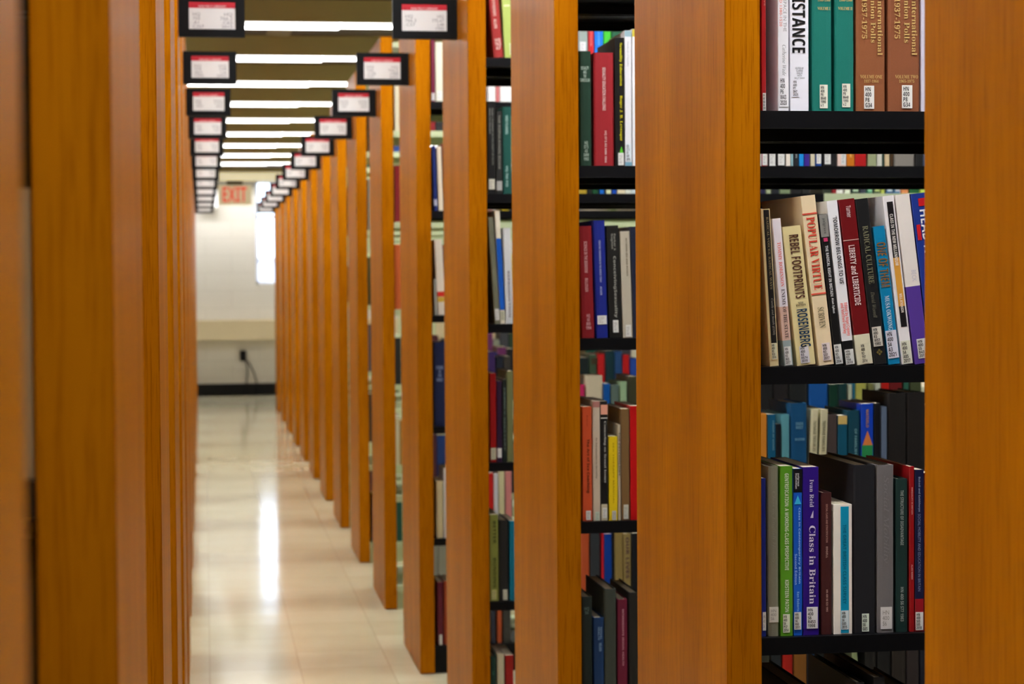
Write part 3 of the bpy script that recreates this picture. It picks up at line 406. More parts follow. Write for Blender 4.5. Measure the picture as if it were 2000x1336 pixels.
 {"k":2,"lev":"lower","x":1.2475,"w":0.0145,"h":0.2195,"t":-0.034,"c":[214,208,170],"d":0.175,"T":[["TEENAGE FAMILIES","B",[110,105,80],0.1063,0.3963,0.3,0.7,"v"]],"g":1},
 {"k":2,"lev":"lower","x":1.2672,"w":0.0222,"h":0.2085,"t":0.0,"c":[72,60,56],"hc":1,"d":0.157,"g":1},
 {"k":2,"lev":"lower","x":1.2913,"w":0.019,"h":0.206,"t":0.0,"c":[14,84,110],"d":0.178,"T":[["@","X",[214,186,110],0.0026,0.0877,0.0,1,"band"]],"g":1},
 {"k":2,"lev":"lower","x":1.3122,"w":0.0256,"h":0.2163,"t":0.0,"c":[0,66,84],"hc":1,"d":0.162,"T":[["OF FAMILIES","B",[120,170,175],0.177,0.4229,0.55,0.75,"v"]],"g":1},
 {"k":2,"lev":"lower","x":1.3408,"w":0.0257,"h":0.2296,"t":0.0,"c":[14,66,190],"d":0.151,"T":[["WATERLO","B",[190,140,60],0.051,0.2132,0.4,0.62,"v"],["@","X",[226,132,64],0.2457,0.3755,0.1,0.95,"tri"],["@","X",[40,140,80],0.3755,0.5146,0.05,0.95,"band"]],"g":1},
 {"k":2,"lev":"lower","x":1.3695,"w":0.0125,"h":0.2303,"t":0.0,"c":[18,18,24],"d":0.159,"g":1},
 {"k":2,"lev":"lower","x":1.3839,"w":0.0125,"h":0.2227,"t":0.0,"c":[96,112,136],"hc":1,"d":0.154,"g":1},
 {"k":2,"lev":"lower","x":1.3993,"w":0.0391,"h":0.2509,"t":0.0,"c":[22,18,16],"hc":1,"d":0.174,"g":1},
 {"k":2,"lev":"lower","x":1.4403,"w":0.0392,"h":0.2514,"t":0.0,"c":[24,19,17],"hc":1,"d":0.167,"g":1},
 {"k":2,"lev":"bottom","x":0.7503,"w":0.0215,"h":0.2214,"t":0.0,"c":[24,34,30],"hc":1,"T":[["HQ\n56","B",[90,110,105],0.0947,0.161,0.25,0.7,"h"]],"desc":"green-black cloth book at the post"},
 {"k":2,"lev":"bottom","x":0.7747,"w":0.0215,"h":0.1777,"t":0.0,"c":[18,52,96],"hc":1,"T":[["SEXUAL\nHEALTH","B",[130,160,190],0.1063,0.254,0.4,0.8,"v"],["WILSON","B",[130,160,190],0.2895,0.384,0.5,0.75,"v"]],"desc":"navy cloth book, shorter than its neighbours"},
 {"k":2,"lev":"bottom","x":0.7975,"w":0.0242,"h":0.2357,"t":0.0,"c":[58,64,56],"hc":1,"d":0.21,"desc":"tall charcoal cloth book"},
 {"k":2,"lev":"bottom","x":0.8247,"w":0.0205,"h":0.214,"t":0.0,"c":[104,18,46],"hc":1,"T":[["INTERMEDIATE SEXUAL HEALTH","B",[205,150,165],0.0934,0.6338,0.45,0.62,"v"]],"desc":"maroon cloth book"},
 {"k":2,"lev":"bottom","x":0.8482,"w":0.0216,"h":0.2269,"t":0.0,"c":[30,28,24],"hc":1,"d":0.2,"desc":"black book half behind the first end panel, bottom row"},
 {"k":2,"lev":"bottom","x":1.1264,"w":0.0177,"h":0.2238,"t":0.0,"c":[52,52,40],"hc":1,"d":0.154,"g":1},
 {"k":2,"lev":"bottom","x":1.1471,"w":0.0221,"h":0.2105,"t":0.0,"c":[30,36,40],"hc":1,"d":0.165,"g":1},
 {"k":2,"lev":"bottom","x":1.1722,"w":0.0211,"h":0.2088,"t":0.0,"c":[176,28,16],"hc":1,"d":0.167,"g":1},
 {"k":2,"lev":"bottom","x":1.1962,"w":0.0277,"h":0.2168,"t":0.0,"c":[136,88,30],"hc":1,"d":0.161,"g":1},
 {"k":2,"lev":"bottom","x":1.2258,"w":0.0146,"h":0.2134,"t":0.0,"c":[24,50,76],"d":0.172,"g":1},
 {"k":2,"lev":"bottom","x":1.2422,"w":0.0179,"h":0.23,"t":0.0,"c":[26,28,26],"hc":1,"d":0.153,"g":1},
 {"k":2,"lev":"bottom","x":1.262,"w":0.0157,"h":0.2185,"t":0.0,"c":[30,44,40],"d":0.168,"g":1},
 {"k":2,"lev":"bottom","x":1.3292,"w":0.0102,"h":0.2113,"t":0.096,"c":[150,164,120],"d":0.153,"g":1},
 {"k":2,"lev":"bottom","x":1.3491,"w":0.0235,"h":0.2234,"t":0.0,"c":[30,28,26],"hc":1,"d":0.158,"g":1},
 {"k":2,"lev":"bottom","x":1.3756,"w":0.028,"h":0.2055,"t":0.0,"c":[26,26,26],"hc":1,"d":0.177,"g":1},
 {"k":2,"lev":"bottom","x":1.4067,"w":0.0303,"h":0.2023,"t":0.0,"c":[44,38,34],"hc":1,"d":0.161,"g":1},
 {"k":2,"lev":"bottom","x":1.4389,"w":0.027,"h":0.2136,"t":0.0,"c":[52,44,44],"hc":1,"d":0.163,"g":1},
 {"k":2,"lev":"bottom","x":1.4678,"w":0.0193,"h":0.1998,"t":0.0,"c":[24,28,44],"hc":1,"d":0.168,"g":1},
 {"k":3,"lev":"top","x":0.7706,"w":0.0261,"h":0.2394,"t":0.081,"c":[150,36,32],"hc":1,"T":[["THE SOURCEBOOK OF ENDOWMENTS","B",[225,190,180],0.2111,0.5363,0.3,0.6,"v"],["ALLEN","B",[225,190,180],0.5705,0.6732,0.3,0.6,"v"],["HQ\n763\nA7","B",[225,190,180],0.7874,0.9129,0.2,0.85,"h"]],"desc":"leaning brick red cloth book"},
 {"k":3,"lev":"top","x":0.8003,"w":0.0227,"h":0.2299,"t":0.046,"c":[164,180,92],"L":{"c0":0.6,"c1":0.95,"c":[205,215,160],"a":0.8311,"b":0.9676},"T":[["@","X",[215,220,170],0.3859,0.4037,0.2,0.9,"band"]],"desc":"lime green book beside the second end panel"},
 {"k":3,"lev":"top","x":1.0023,"w":0.023,"h":0.1269,"t":0.0,"c":[140,152,146],"d":0.178,"L":{"c0":0.1,"c1":0.8,"c":[215,215,215],"a":0.646,"b":0.8406},"g":1},
 {"k":3,"lev":"top","x":1.0282,"w":0.0139,"h":0.1268,"t":0.0,"c":[186,26,34],"d":0.168,"T":[["PARENTHOOD","B",[225,140,140],0.189,0.7306,0.35,0.65,"v"]],"g":1},
 {"k":3,"lev":"top","x":1.045,"w":0.0224,"h":0.1355,"t":0.0,"c":[14,112,212],"d":0.169,"T":[["POPULATION","B",[120,180,230],0.341,0.7262,0.4,0.6,"v"]],"g":1},
 {"k":3,"lev":"top","x":1.0696,"w":0.0203,"h":0.1174,"t":0.0,"c":[60,176,44],"hc":1,"d":0.159,"g":1},
 {"k":3,"lev":"top","x":1.0921,"w":0.0316,"h":0.139,"t":0.0,"c":[24,84,56],"hc":1,"d":0.171,"g":1},
 {"k":3,"lev":"upper","x":0.752,"w":0.0214,"h":0.2471,"t":0.0,"c":[16,18,18],"L":{"c0":0.1,"c1":0.85,"c":[215,215,195],"a":0.8413,"b":0.952},"T":[["FAMILY PLANNING IN THE LEGACY OF ISLAM","B",[150,155,145],0.0775,0.6863,0.55,0.72,"v"],["HEALTH POLICY","B",[150,155,145],0.0775,0.3542,0.2,0.38,"v"]],"desc":"black paperback with pale lettering at the post"},
 {"k":3,"lev":"upper","x":0.7756,"w":0.0151,"h":0.2213,"t":0.0,"c":[36,38,36],"L":{"c0":0.0,"c1":0.95,"c":[170,170,165],"a":0.8475,"b":0.9588},"T":[["THE POPULATION BOMB","B",[140,140,130],0.0495,0.699,0.35,0.7,"v"]],"desc":"charcoal book between black and green"},
 {"k":3,"lev":"upper","x":0.7936,"w":0.0228,"h":0.2323,"t":0.0,"c":[8,74,64],"hc":1,"d":0.19,"T":[["FAMILY PLANNING","B",[170,205,195],0.1002,0.3124,0.3,0.6,"v"],["HQ 766 P25","B",[170,205,195],0.6838,0.9196,0.25,0.55,"v"]],"desc":"dark teal cloth book beside the second end panel"},
 {"k":3,"lev":"upper","x":1.0001,"w":0.0203,"h":0.2623,"t":0.0,"c":[176,150,44],"d":0.171,"g":1},
 {"k":3,"lev":"upper","x":1.0233,"w":0.0111,"h":0.2446,"t":0.0,"c":[26,32,26],"hc":1,"d":0.157,"g":1},
 {"k":3,"lev":"upper","x":1.0366,"w":0.0154,"h":0.2659,"t":0.0,"c":[10,74,38],"hc":1,"d":0.172,"g":1},
 {"k":3,"lev":"upper","x":1.0563,"w":0.0119,"h":0.2665,"t":0.0,"c":[10,104,190],"d":0.156,"g":1},
 {"k":3,"lev":"upper","x":1.0704,"w":0.0027,"h":0.2616,"t":0.0,"c":[24,24,24],"d":0.175,"g":1},
 {"k":3,"lev":"upper","x":1.0746,"w":0.0133,"h":0.2522,"t":0.0,"c":[206,210,165],"hc":1,"d":0.158,"g":1},
 {"k":3,"lev":"upper","x":1.0915,"w":0.0105,"h":0.2662,"t":0.0,"c":[12,72,170],"d":0.174,"g":1},
 {"k":3,"lev":"upper","x":1.1056,"w":0.0204,"h":0.2464,"t":0.0,"c":[226,216,180],"d":0.172,"g":1},
 {"k":3,"lev":"upper","x":1.1282,"w":0.0133,"h":0.2421,"t":0.0,"c":[226,230,216],"d":0.158,"g":1},
 {"k":3,"lev":"upper","x":1.1437,"w":0.0204,"h":0.2452,"t":0.0,"c":[206,216,216],"d":0.173,"g":1},
 {"k":3,"lev":"upper","x":1.5048,"w":0.0122,"h":0.256,"t":0.0,"c":[40,38,70],"d":0.161,"g":1},
 {"k":3,"lev":"upper","x":1.5206,"w":0.0122,"h":0.2602,"t":0.0,"c":[170,180,140],"hc":1,"d":0.154,"g":1},
 {"k":3,"lev":"upper","x":1.5365,"w":0.0194,"h":0.2484,"t":0.0,"c":[30,34,40],"d":0.18,"g":1},
 {"k":3,"lev":"upper","x":1.5582,"w":0.0281,"h":0.2525,"t":0.0,"c":[124,140,104],"d":0.172,"g":1},
 {"k":3,"lev":"upper","x":1.59,"w":0.0282,"h":0.2697,"t":0.0,"c":[28,28,28],"d":0.163,"g":1},
 {"k":3,"lev":"upper","x":1.6204,"w":0.0224,"h":0.2686,"t":0.0,"c":[34,36,34],"hc":1,"d":0.166,"g":1},
 {"k":3,"lev":"upper","x":1.6814,"w":0.0225,"h":0.2666,"t":0.0,"c":[40,48,36],"d":0.168,"g":1},
 {"k":3,"lev":"upper","x":1.7061,"w":0.0313,"h":0.2624,"t":0.0,"c":[130,16,24],"hc":1,"d":0.165,"L":{"c0":0.4,"c1":0.95,"c":[228,228,222],"a":0.8606,"b":0.9985},"g":1},
 {"k":3,"lev":"upper","x":1.7425,"w":0.0153,"h":0.2675,"t":0.0,"c":[214,220,200],"hc":1,"d":0.156,"g":1},
 {"k":3,"lev":"upper","x":1.7629,"w":0.0197,"h":0.2636,"t":0.0,"c":[30,52,46],"hc":1,"d":0.17,"L":{"c0":0.15,"c1":0.9,"c":[190,215,180],"a":0.8612,"b":0.9784},"g":1},
 {"k":3,"lev":"upper","x":1.7863,"w":0.0168,"h":0.2456,"t":0.0,"c":[50,56,70],"hc":1,"d":0.172,"g":1},
 {"k":3,"lev":"upper","x":1.8068,"w":0.0138,"h":0.2464,"t":0.0,"c":[70,130,100],"hc":1,"d":0.154,"L":{"c0":0.1,"c1":0.9,"c":[150,215,170],"a":0.8514,"b":0.977},"g":1},
 {"k":3,"lev":"upper","x":1.8258,"w":0.0168,"h":0.2504,"t":0.0,"c":[36,60,40],"d":0.169,"L":{"c0":0.15,"c1":0.9,"c":[190,205,130],"a":0.8538,"b":0.9774},"g":1},
 {"k":3,"lev":"upper","x":1.8463,"w":0.0095,"h":0.2705,"t":0.0,"c":[170,180,80],"d":0.176,"g":1},
 {"k":3,"lev":"upper","x":1.861,"w":0.0183,"h":0.2481,"t":0.0,"c":[20,70,120],"d":0.156,"L":{"c0":0.15,"c1":0.9,"c":[205,225,235],"a":0.8525,"b":0.9773},"g":1},
 {"k":3,"lev":"upper","x":1.8845,"w":0.0168,"h":0.2493,"t":0.0,"c":[60,110,150],"hc":1,"d":0.171,"L":{"c0":0.15,"c1":0.9,"c":[205,205,215],"a":0.8531,"b":0.9775},"g":1},
 {"k":3,"lev":"upper","x":1.9036,"w":0.0198,"h":0.2716,"t":0.0,"c":[206,130,80],"d":0.168,"g":1},
 {"k":3,"lev":"upper","x":1.9272,"w":0.0287,"h":0.2536,"t":0.0,"c":[20,84,40],"hc":1,"d":0.169,"g":1},
 {"k":3,"lev":"upper","x":1.9581,"w":0.0213,"h":0.2581,"t":0.0,"c":[170,190,80],"d":0.161,"g":1},
 {"k":3,"lev":"middle","x":0.7689,"w":0.0131,"h":0.2861,"t":0.062,"c":[118,120,98],"L":{"c0":0.1,"c1":0.95,"c":[228,228,222],"a":0.8612,"b":0.9671},"desc":"leaning olive grey paperback"},
 {"k":3,"lev":"middle","x":0.7835,"w":0.0131,"h":0.305,"t":0.046,"c":[230,222,200],"L":{"c0":0.1,"c1":0.9,"c":[190,190,160],"a":0.8885,"b":0.9696},"T":[["@","X",[10,88,190],0.248,0.8794,0.0,1,"band"]],"desc":"cream book with a blue band"},
 {"k":3,"lev":"middle","x":0.7988,"w":0.0194,"h":0.2567,"t":0.026,"c":[214,216,216],"T":[["REPRODUCTION","B",[120,110,130],0.4502,0.9325,0.4,0.7,"v"]],"desc":"white book beside the second end panel"},
 {"k":3,"lev":"lower","x":0.753,"w":0.0166,"h":0.2398,"t":0.0,"c":[150,8,10],"L":{"c0":0.1,"c1":0.95,"c":[196,196,165],"a":0.8397,"b":0.972},"desc":"red paperback at the post"},
 {"k":3,"lev":"lower","x":0.7718,"w":0.0131,"h":0.2189,"t":0.0,"c":[46,22,52],"L":{"c0":0.05,"c1":0.9,"c":[228,228,222],"a":0.8321,"b":0.9456},"desc":"dark purple book"},
 {"k":3,"lev":"lower","x":0.7871,"w":0.011,"h":0.2228,"t":0.0,"c":[22,32,28],"T":[["FAMILY MATTERS","B",[120,140,130],0.1053,0.8611,0.35,0.65,"v"]],"desc":"thin green-black book"},
 {"k":3,"lev":"lower","x":0.7996,"w":0.0159,"h":0.2447,"t":0.0,"c":[112,116,76],"d":0.19,"desc":"olive book beside the second end panel"},
 {"k":3,"lev":"lower","x":0.9958,"w":0.0161,"h":0.2052,"t":0.0,"c":[190,30,90],"hc":1,"d":0.172,"g":1},
 {"k":3,"lev":"lower","x":1.0169,"w":0.0444,"h":0.2294,"t":0.0,"c":[206,196,166],"hc":1,"d":0.151,"T":[["@","X",[60,48,30],-0.2046,-0.1319,0.3,0.7,"band"]],"g":1},
 {"k":3,"lev":"lower","x":1.0649,"w":0.0162,"h":0.2069,"t":0.0,"c":[10,84,160],"d":0.176,"g":1},
 {"k":3,"lev":"lower","x":1.0847,"w":0.0219,"h":0.2029,"t":0.0,"c":[90,110,100],"hc":1,"d":0.16,"g":1},
 {"k":3,"lev":"lower","x":1.1102,"w":0.019,"h":0.2114,"t":0.0,"c":[150,180,140],"hc":1,"d":0.158,"g":1},
 {"k":3,"lev":"lower","x":1.1329,"w":0.0248,"h":0.2258,"t":0.0,"c":[60,60,40],"d":0.176,"g":1},
 {"k":3,"lev":"lower","x":1.5025,"w":0.0339,"h":0.203,"t":0.0,"c":[24,24,24],"hc":1,"d":0.178,"g":1},
 {"k":3,"lev":"lower","x":1.5401,"w":0.0398,"h":0.2112,"t":0.0,"c":[30,26,26],"hc":1,"d":0.164,"g":1},
 {"k":3,"lev":"lower","x":1.5836,"w":0.0516,"h":0.2134,"t":0.0,"c":[26,30,30],"hc":1,"d":0.167,"g":1},
 {"k":3,"lev":"lower","x":1.6389,"w":0.0532,"h":0.2105,"t":0.0,"c":[4,84,160],"hc":1,"d":0.167,"g":1},
 {"k":3,"lev":"lower","x":1.6973,"w":0.0226,"h":0.1961,"t":0.0,"c":[16,60,44],"d":0.162,"g":1},
 {"k":3,"lev":"lower","x":1.7236,"w":0.0226,"h":0.1978,"t":0.0,"c":[20,60,60],"d":0.165,"g":1},
 {"k":3,"lev":"lower","x":1.7514,"w":0.0109,"h":0.195,"t":0.0,"c":[196,206,180],"hc":1,"d":0.154,"g":1},
 {"k":3,"lev":"lower","x":1.7646,"w":0.0051,"h":0.2189,"t":0.0,"c":[20,110,140],"d":0.171,"g":1},
 {"k":3,"lev":"lower","x":1.7719,"w":0.03,"h":0.2016,"t":0.0,"c":[184,184,90],"hc":1,"d":0.165,"g":1},
 {"k":3,"lev":"lower","x":1.8101,"w":0.0139,"h":0.1959,"t":0.0,"c":[120,120,70],"hc":1,"d":0.153,"g":1},
 {"k":3,"lev":"lower","x":1.8292,"w":0.0139,"h":0.2218,"t":0.0,"c":[190,196,176],"d":0.175,"g":1},
 {"k":3,"lev":"lower","x":1.8469,"w":0.0213,"h":0.2057,"t":0.0,"c":[180,20,14],"d":0.165,"g":1},
 {"k":3,"lev":"lower","x":1.8704,"w":0.0346,"h":0.217,"t":0.0,"c":[110,20,24],"d":0.161,"g":1},
 {"k":3,"lev":"lower","x":1.9103,"w":0.0155,"h":0.2148,"t":0.0,"c":[40,100,80],"hc":1,"d":0.175,"g":1},
 {"k":3,"lev":"lower","x":1.9295,"w":0.0318,"h":0.2118,"t":0.0,"c":[70,80,50],"d":0.16,"g":1},
 {"k":3,"lev":"bottom","x":0.7496,"w":0.0229,"h":0.2348,"t":0.0,"c":[128,134,60],"d":0.174,"L":{"c0":0.2,"c1":0.8,"c":[190,190,120],"a":0.8669,"b":0.9849},"T":[["BETTER","X",[60,62,30],0.0767,0.3362,0.4,0.75,"v"],["BONDING","X",[60,62,30],0.5013,0.8433,0.4,0.75,"v"]],"desc":"lime paperback with dark capitals at the post","g":1},
 {"k":3,"lev":"bottom","x":0.7753,"w":0.025,"h":0.219,"t":0.0,"c":[28,26,24],"hc":1,"d":0.159,"L":{"c0":0.4,"c1":0.85,"c":[200,200,180],"a":0.8609,"b":0.9875},"desc":"black cloth book with a small white label","g":1},
 {"k":3,"lev":"bottom","x":0.804,"w":0.016,"h":0.2156,"t":0.0,"c":[0,112,140],"d":0.171,"desc":"turquoise book beside the second end panel","g":1},
 {"k":3,"lev":"bottom","x":1.0006,"w":0.0218,"h":0.1845,"t":0.0,"c":[186,82,40],"hc":1,"d":0.151,"g":1},
 {"k":3,"lev":"bottom","x":1.026,"w":0.0247,"h":0.1924,"t":0.0,"c":[50,56,62],"d":0.158,"g":1},
 {"k":3,"lev":"bottom","x":1.0558,"w":0.0063,"h":0.1883,"t":0.0,"c":[196,20,40],"hc":1,"d":0.175,"g":1},
 {"k":3,"lev":"bottom","x":1.0643,"w":0.019,"h":0.1743,"t":0.0,"c":[0,62,160],"d":0.18,"g":1},
 {"k":3,"lev":"bottom","x":1.0855,"w":0.0049,"h":0.201,"t":0.0,"c":[16,16,18],"d":0.176,"g":1},
 {"k":3,"lev":"bottom","x":1.0926,"w":0.0219,"h":0.1979,"t":0.0,"c":[150,130,76],"d":0.167,"g":1},
 {"k":3,"lev":"bottom","x":1.1167,"w":0.0205,"h":0.1726,"t":0.0,"c":[160,140,84],"hc":1,"d":0.166,"T":[["OUR LIVES","B",[80,50,70],0.0542,0.7025,0.3,0.75,"v"]],"g":1},
 {"k":3,"lev":"bottom","x":1.1409,"w":0.0205,"h":0.1742,"t":0.0,"c":[20,24,32],"d":0.159,"g":1},
 {"k":3,"lev":"base","x":0.7483,"w":0.016,"h":0.211,"t":0.0,"c":[10,48,40],"hc":1,"d":0.17,"T":[["X","B",[60,120,100],0.1845,0.2504,0.4,0.6,"v"]],"desc":"dark green book low behind the second end panel","g":1},
 {"k":3,"lev":"base","x":0.7679,"w":0.0188,"h":0.2173,"t":0.0,"c":[196,188,160],"hc":1,"d":0.156,"desc":"cream paperback low on the third bookcase","g":1},
 {"k":3,"lev":"base","x":0.7903,"w":0.0216,"h":0.2123,"t":0.0,"c":[150,18,18],"d":0.165,"desc":"red book low beside the second end panel","g":1},
 {"k":4,"lev":"top","x":0.752,"w":0.0112,"h":0.2069,"t":0.0,"c":[116,30,56],"d":0.169,"L":{"c0":0.05,"c1":0.95,"c":[228,228,222],"a":0.8641,"b":0.979},"desc":"thin plum book with a white label","g":1},
 {"k":4,"lev":"top","x":0.7657,"w":0.0275,"h":0.1978,"t":0.0,"c":[214,214,190],"hc":1,"d":0.174,"L":{"c0":0.2,"c1":0.8,"c":[228,228,222],"a":0.8227,"b":0.9774},"desc":"wide cream book","g":1},
 {"k":4,"lev":"top","x":0.9457,"w":0.0217,"h":0.2068,"t":0.0,"c":[236,234,230],"hc":1,"d":0.161,"g":1},
 {"k":4,"lev":"top","x":0.9699,"w":0.0113,"h":0.1965,"t":0.0,"c":[190,110,110],"hc":1,"d":0.174,"g":1},
 {"k":4,"lev":"top","x":0.9837,"w":0.0373,"h":0.2074,"t":0.0,"c":[232,230,226],"hc":1,"d":0.151,"g":1},
 {"k":4,"lev":"upper","x":0.7576,"w":0.0121,"h":0.2148,"t":0.026,"c":[18,40,110],"hc":1,"d":0.151,"L":{"c0":0.1,"c1":0.9,"c":[190,195,215],"a":0.8281,"b":0.9233},"desc":"navy book with small white lettering","g":1},
 {"k":4,"lev":"upper","x":0.7739,"w":0.0147,"h":0.2136,"t":0.026,"c":[232,216,190],"hc":1,"d":0.154,"desc":"slim cream book","g":1},
 {"k":4,"lev":"upper","x":0.7911,"w":0.0216,"h":0.2241,"t":0.026,"c":[110,50,40],"hc":1,"d":0.177,"desc":"brown book beside the third end panel","g":1},
 {"k":4,"lev":"upper","x":0.943,"w":0.0131,"h":0.237,"t":0.0,"c":[200,150,130],"d":0.16,"g":1},
 {"k":4,"lev":"upper","x":0.9881,"w":0.0218,"h":0.2176,"t":0.0,"c":[226,200,40],"d":0.159,"g":1},
 {"k":4,"lev":"middle","x":0.7582,"w":0.0078,"h":0.1213,"t":0.026,"c":[170,172,160],"d":0.178,"desc":"short thin grey book","g":1},
 {"k":4,"lev":"middle","x":0.7694,"w":0.025,"h":0.2531,"t":0.046,"c":[234,222,204],"d":0.153,"T":[["@","X",[196,40,30],0.6903,0.758,0.0,1,"band"],["@","X",[206,170,60],0.7648,0.8257,0.0,1,"band"]],"desc":"white paperback with a red and gold foot","g":1},
 {"k":4,"lev":"middle","x":0.797,"w":0.0164,"h":0.2357,"t":0.026,"c":[170,24,30],"d":0.163,"desc":"red book beside the third end panel","g":1},
 {"k":4,"lev":"lower","x":0.7526,"w":0.0397,"h":0.2826,"t":0.0,"c":[12,26,66],"hc":1,"d":0.175,"T":[["STUDIES\nIN\nTHE\nFAMILY","B",[140,155,190],0.2853,0.4675,0.2,0.8,"h"]],"desc":"wide navy cloth book with white lettering","g":1},
 {"k":4,"lev":"lower","x":0.9377,"w":0.0218,"h":0.2475,"t":0.0,"c":[60,40,90],"d":0.153,"g":1},
 {"k":4,"lev":"lower","x":0.9638,"w":0.0236,"h":0.2301,"t":0.0,"c":[24,30,44],"hc":1,"d":0.171,"g":1},
 {"k":4,"lev":"lower","x":0.9899,"w":0.0218,"h":0.2308,"t":0.0,"c":[60,56,50],"d":0.163,"g":1},
 {"k":4,"lev":"lower","x":1.2454,"w":0.0327,"h":0.2232,"t":0.0,"c":[30,40,40],"d":0.153,"g":1},
 {"k":4,"lev":"lower","x":1.2824,"w":0.0239,"h":0.2334,"t":0.0,"c":[60,80,60],"d":0.172,"g":1},
 {"k":4,"lev":"lower","x":1.3106,"w":0.0239,"h":0.2353,"t":0.0,"c":[190,20,24],"hc":1,"d":0.179,"g":1},
 {"k":4,"lev":"lower","x":1.3389,"w":0.0275,"h":0.2459,"t":0.0,"c":[20,52,60],"d":0.175,"g":1},
 {"k":4,"lev":"lower","x":1.3689,"w":0.0257,"h":0.2433,"t":0.0,"c":[30,70,120],"hc":1,"d":0.159,"g":1},
 {"k":4,"lev":"lower","x":1.3973,"w":0.0222,"h":0.2313,"t":0.0,"c":[190,14,18],"hc":1,"d":0.177,"g":1},
 {"k":4,"lev":"lower","x":1.4221,"w":0.0258,"h":0.2192,"t":0.0,"c":[30,70,160],"hc":1,"d":0.177,"g":1},
 {"k":4,"lev":"bottom","x":0.7582,"w":0.0225,"h":0.1916,"t":0.0,"c":[206,192,150],"hc":1,"d":0.178,"desc":"cream paperback low in the row","g":1},
 {"k":4,"lev":"bottom","x":0.7833,"w":0.0208,"h":0.2341,"t":0.0,"c":[226,222,220],"d":0.156,"desc":"white book low beside the third end panel","g":1},
 {"k":4,"lev":"bottom","x":0.9298,"w":0.0201,"h":0.2153,"t":0.0,"c":[190,24,20],"d":0.151,"g":1},
 {"k":4,"lev":"bottom","x":0.9524,"w":0.0149,"h":0.2124,"t":0.0,"c":[206,206,214],"hc":1,"d":0.159,"g":1},
 {"k":4,"lev":"bottom","x":0.9698,"w":0.0184,"h":0.2281,"t":0.0,"c":[206,200,160],"d":0.154,"g":1},
 {"k":4,"lev":"bottom","x":0.9925,"w":0.0201,"h":0.2196,"t":0.0,"c":[206,130,130],"d":0.165,"g":1},
 {"k":4,"lev":"base","x":0.7588,"w":0.0182,"h":0.2121,"t":0.0,"c":[92,18,40],"d":0.156,"L":{"c0":0.3,"c1":0.8,"c":[228,228,222],"a":0.8387,"b":0.9985},"desc":"maroon book on the lowest shelf","g":1},
 {"k":4,"lev":"base","x":0.7804,"w":0.0208,"h":0.2149,"t":0.0,"c":[150,60,30],"hc":1,"d":0.168,"desc":"rust book on the lowest shelf","g":1},
 {"k":4,"lev":"base","x":0.9411,"w":0.0131,"h":0.2281,"t":0.0,"c":[40,44,60],"d":0.173,"g":1},
 {"k":4,"lev":"base","x":0.962,"w":0.0132,"h":0.2279,"t":0.0,"c":[180,80,40],"d":0.165,"g":1},
 {"k":4,"lev":"base","x":0.983,"w":0.0237,"h":0.2091,"t":0.0,"c":[60,60,56],"d":0.18,"g":1},
 {"k":5,"lev":"top","x":0.7546,"w":0.0425,"h":0.192,"t":0.0,"c":[196,188,160],"d":0.157,"g":1},
 {"k":5,"lev":"top","x":0.8962,"w":0.0207,"h":0.2013,"t":0.0,"c":[120,20,26],"d":0.157,"g":1},
 {"k":5,"lev":"top","x":0.9184,"w":0.0332,"h":0.2307,"t":0.0,"c":[30,30,32],"d":0.162,"g":1},
 {"k":5,"lev":"upper","x":0.7514,"w":0.0246,"h":0.2263,"t":0.0,"c":[120,20,26],"d":0.16,"g":1},
 {"k":5,"lev":"upper","x":1.2021,"w":0.0411,"h":0.2011,"t":0.0,"c":[60,60,70],"d":0.154,"g":1},
 {"k":5,"lev":"middle","x":0.7484,"w":0.026,"h":0.2596,"t":0.0,"c":[190,90,40],"hc":1,"d":0.178,"g":1},
 {"k":5,"lev":"middle","x":1.2,"w":0.0248,"h":0.2179,"t":0.0,"c":[200,180,90],"d":0.171,"g":1},
 {"k":5,"lev":"lower","x":1.1197,"w":0.0425,"h":0.1924,"t":0.0,"c":[24,52,110],"hc":1,"d":0.177,"g":1},
 {"k":5,"lev":"lower","x":1.1637,"w":0.0335,"h":0.2156,"t":0.0,"c":[100,40,90],"d":0.161,"g":1},
 {"k":5,"lev":"lower","x":1.1986,"w":0.0308,"h":0.2088,"t":0.0,"c":[30,30,32],"d":0.171,"g":1},
 {"k":5,"lev":"lower","x":1.493,"w":0.0299,"h":0.2547,"t":0.0,"c":[90,76,50],"d":0.158,"g":1},
 {"k":5,"lev":"lower","x":1.5243,"w":0.0454,"h":0.2292,"t":0.0,"c":[18,70,58],"hc":1,"d":0.178,"g":1},
 {"k":5,"lev":"lower","x":1.6699,"w":0.0405,"h":0.2118,"t":0.0,"c":[60,60,70],"d":0.172,"g":1},
 {"k":5,"lev":"lower","x":1.7118,"w":0.0275,"h":0.2297,"t":0.0,"c":[214,208,190],"d":0.176,"g":1},
 {"k":5,"lev":"bottom","x":0.8843,"w":0.0287,"h":0.2448,"t":0.0,"c":[70,30,40],"hc":1,"d":0.15,"g":1},
 {"k":5,"lev":"bottom","x":0.9144,"w":0.0336,"h":0.2407,"t":0.0,"c":[24,52,110],"d":0.166,"g":1},
 {"k":5,"lev":"bottom","x":1.1937,"w":0.0392,"h":0.2146,"t":0.0,"c":[30,30,32],"d":0.163,"g":1},
 {"k":5,"lev":"base","x":0.8813,"w":0.032,"h":0.2175,"t":0.0,"c":[130,130,120],"hc":1,"d":0.152,"g":1},
 {"k":5,"lev":"base","x":0.9148,"w":0.0373,"h":0.2032,"t":0.0,"c":[130,130,120],"d":0.159,"g":1},
 {"k":6,"lev":"top","x":0.7554,"w":0.0433,"h":0.2149,"t":0.0,"c":[24,24,26],"d":0.167,"g":1},
 {"k":6,"lev":"top","x":0.8771,"w":0.0379,"h":0.2176,"t":0.0,"c":[24,52,110],"hc":1,"d":0.156,"g":1},
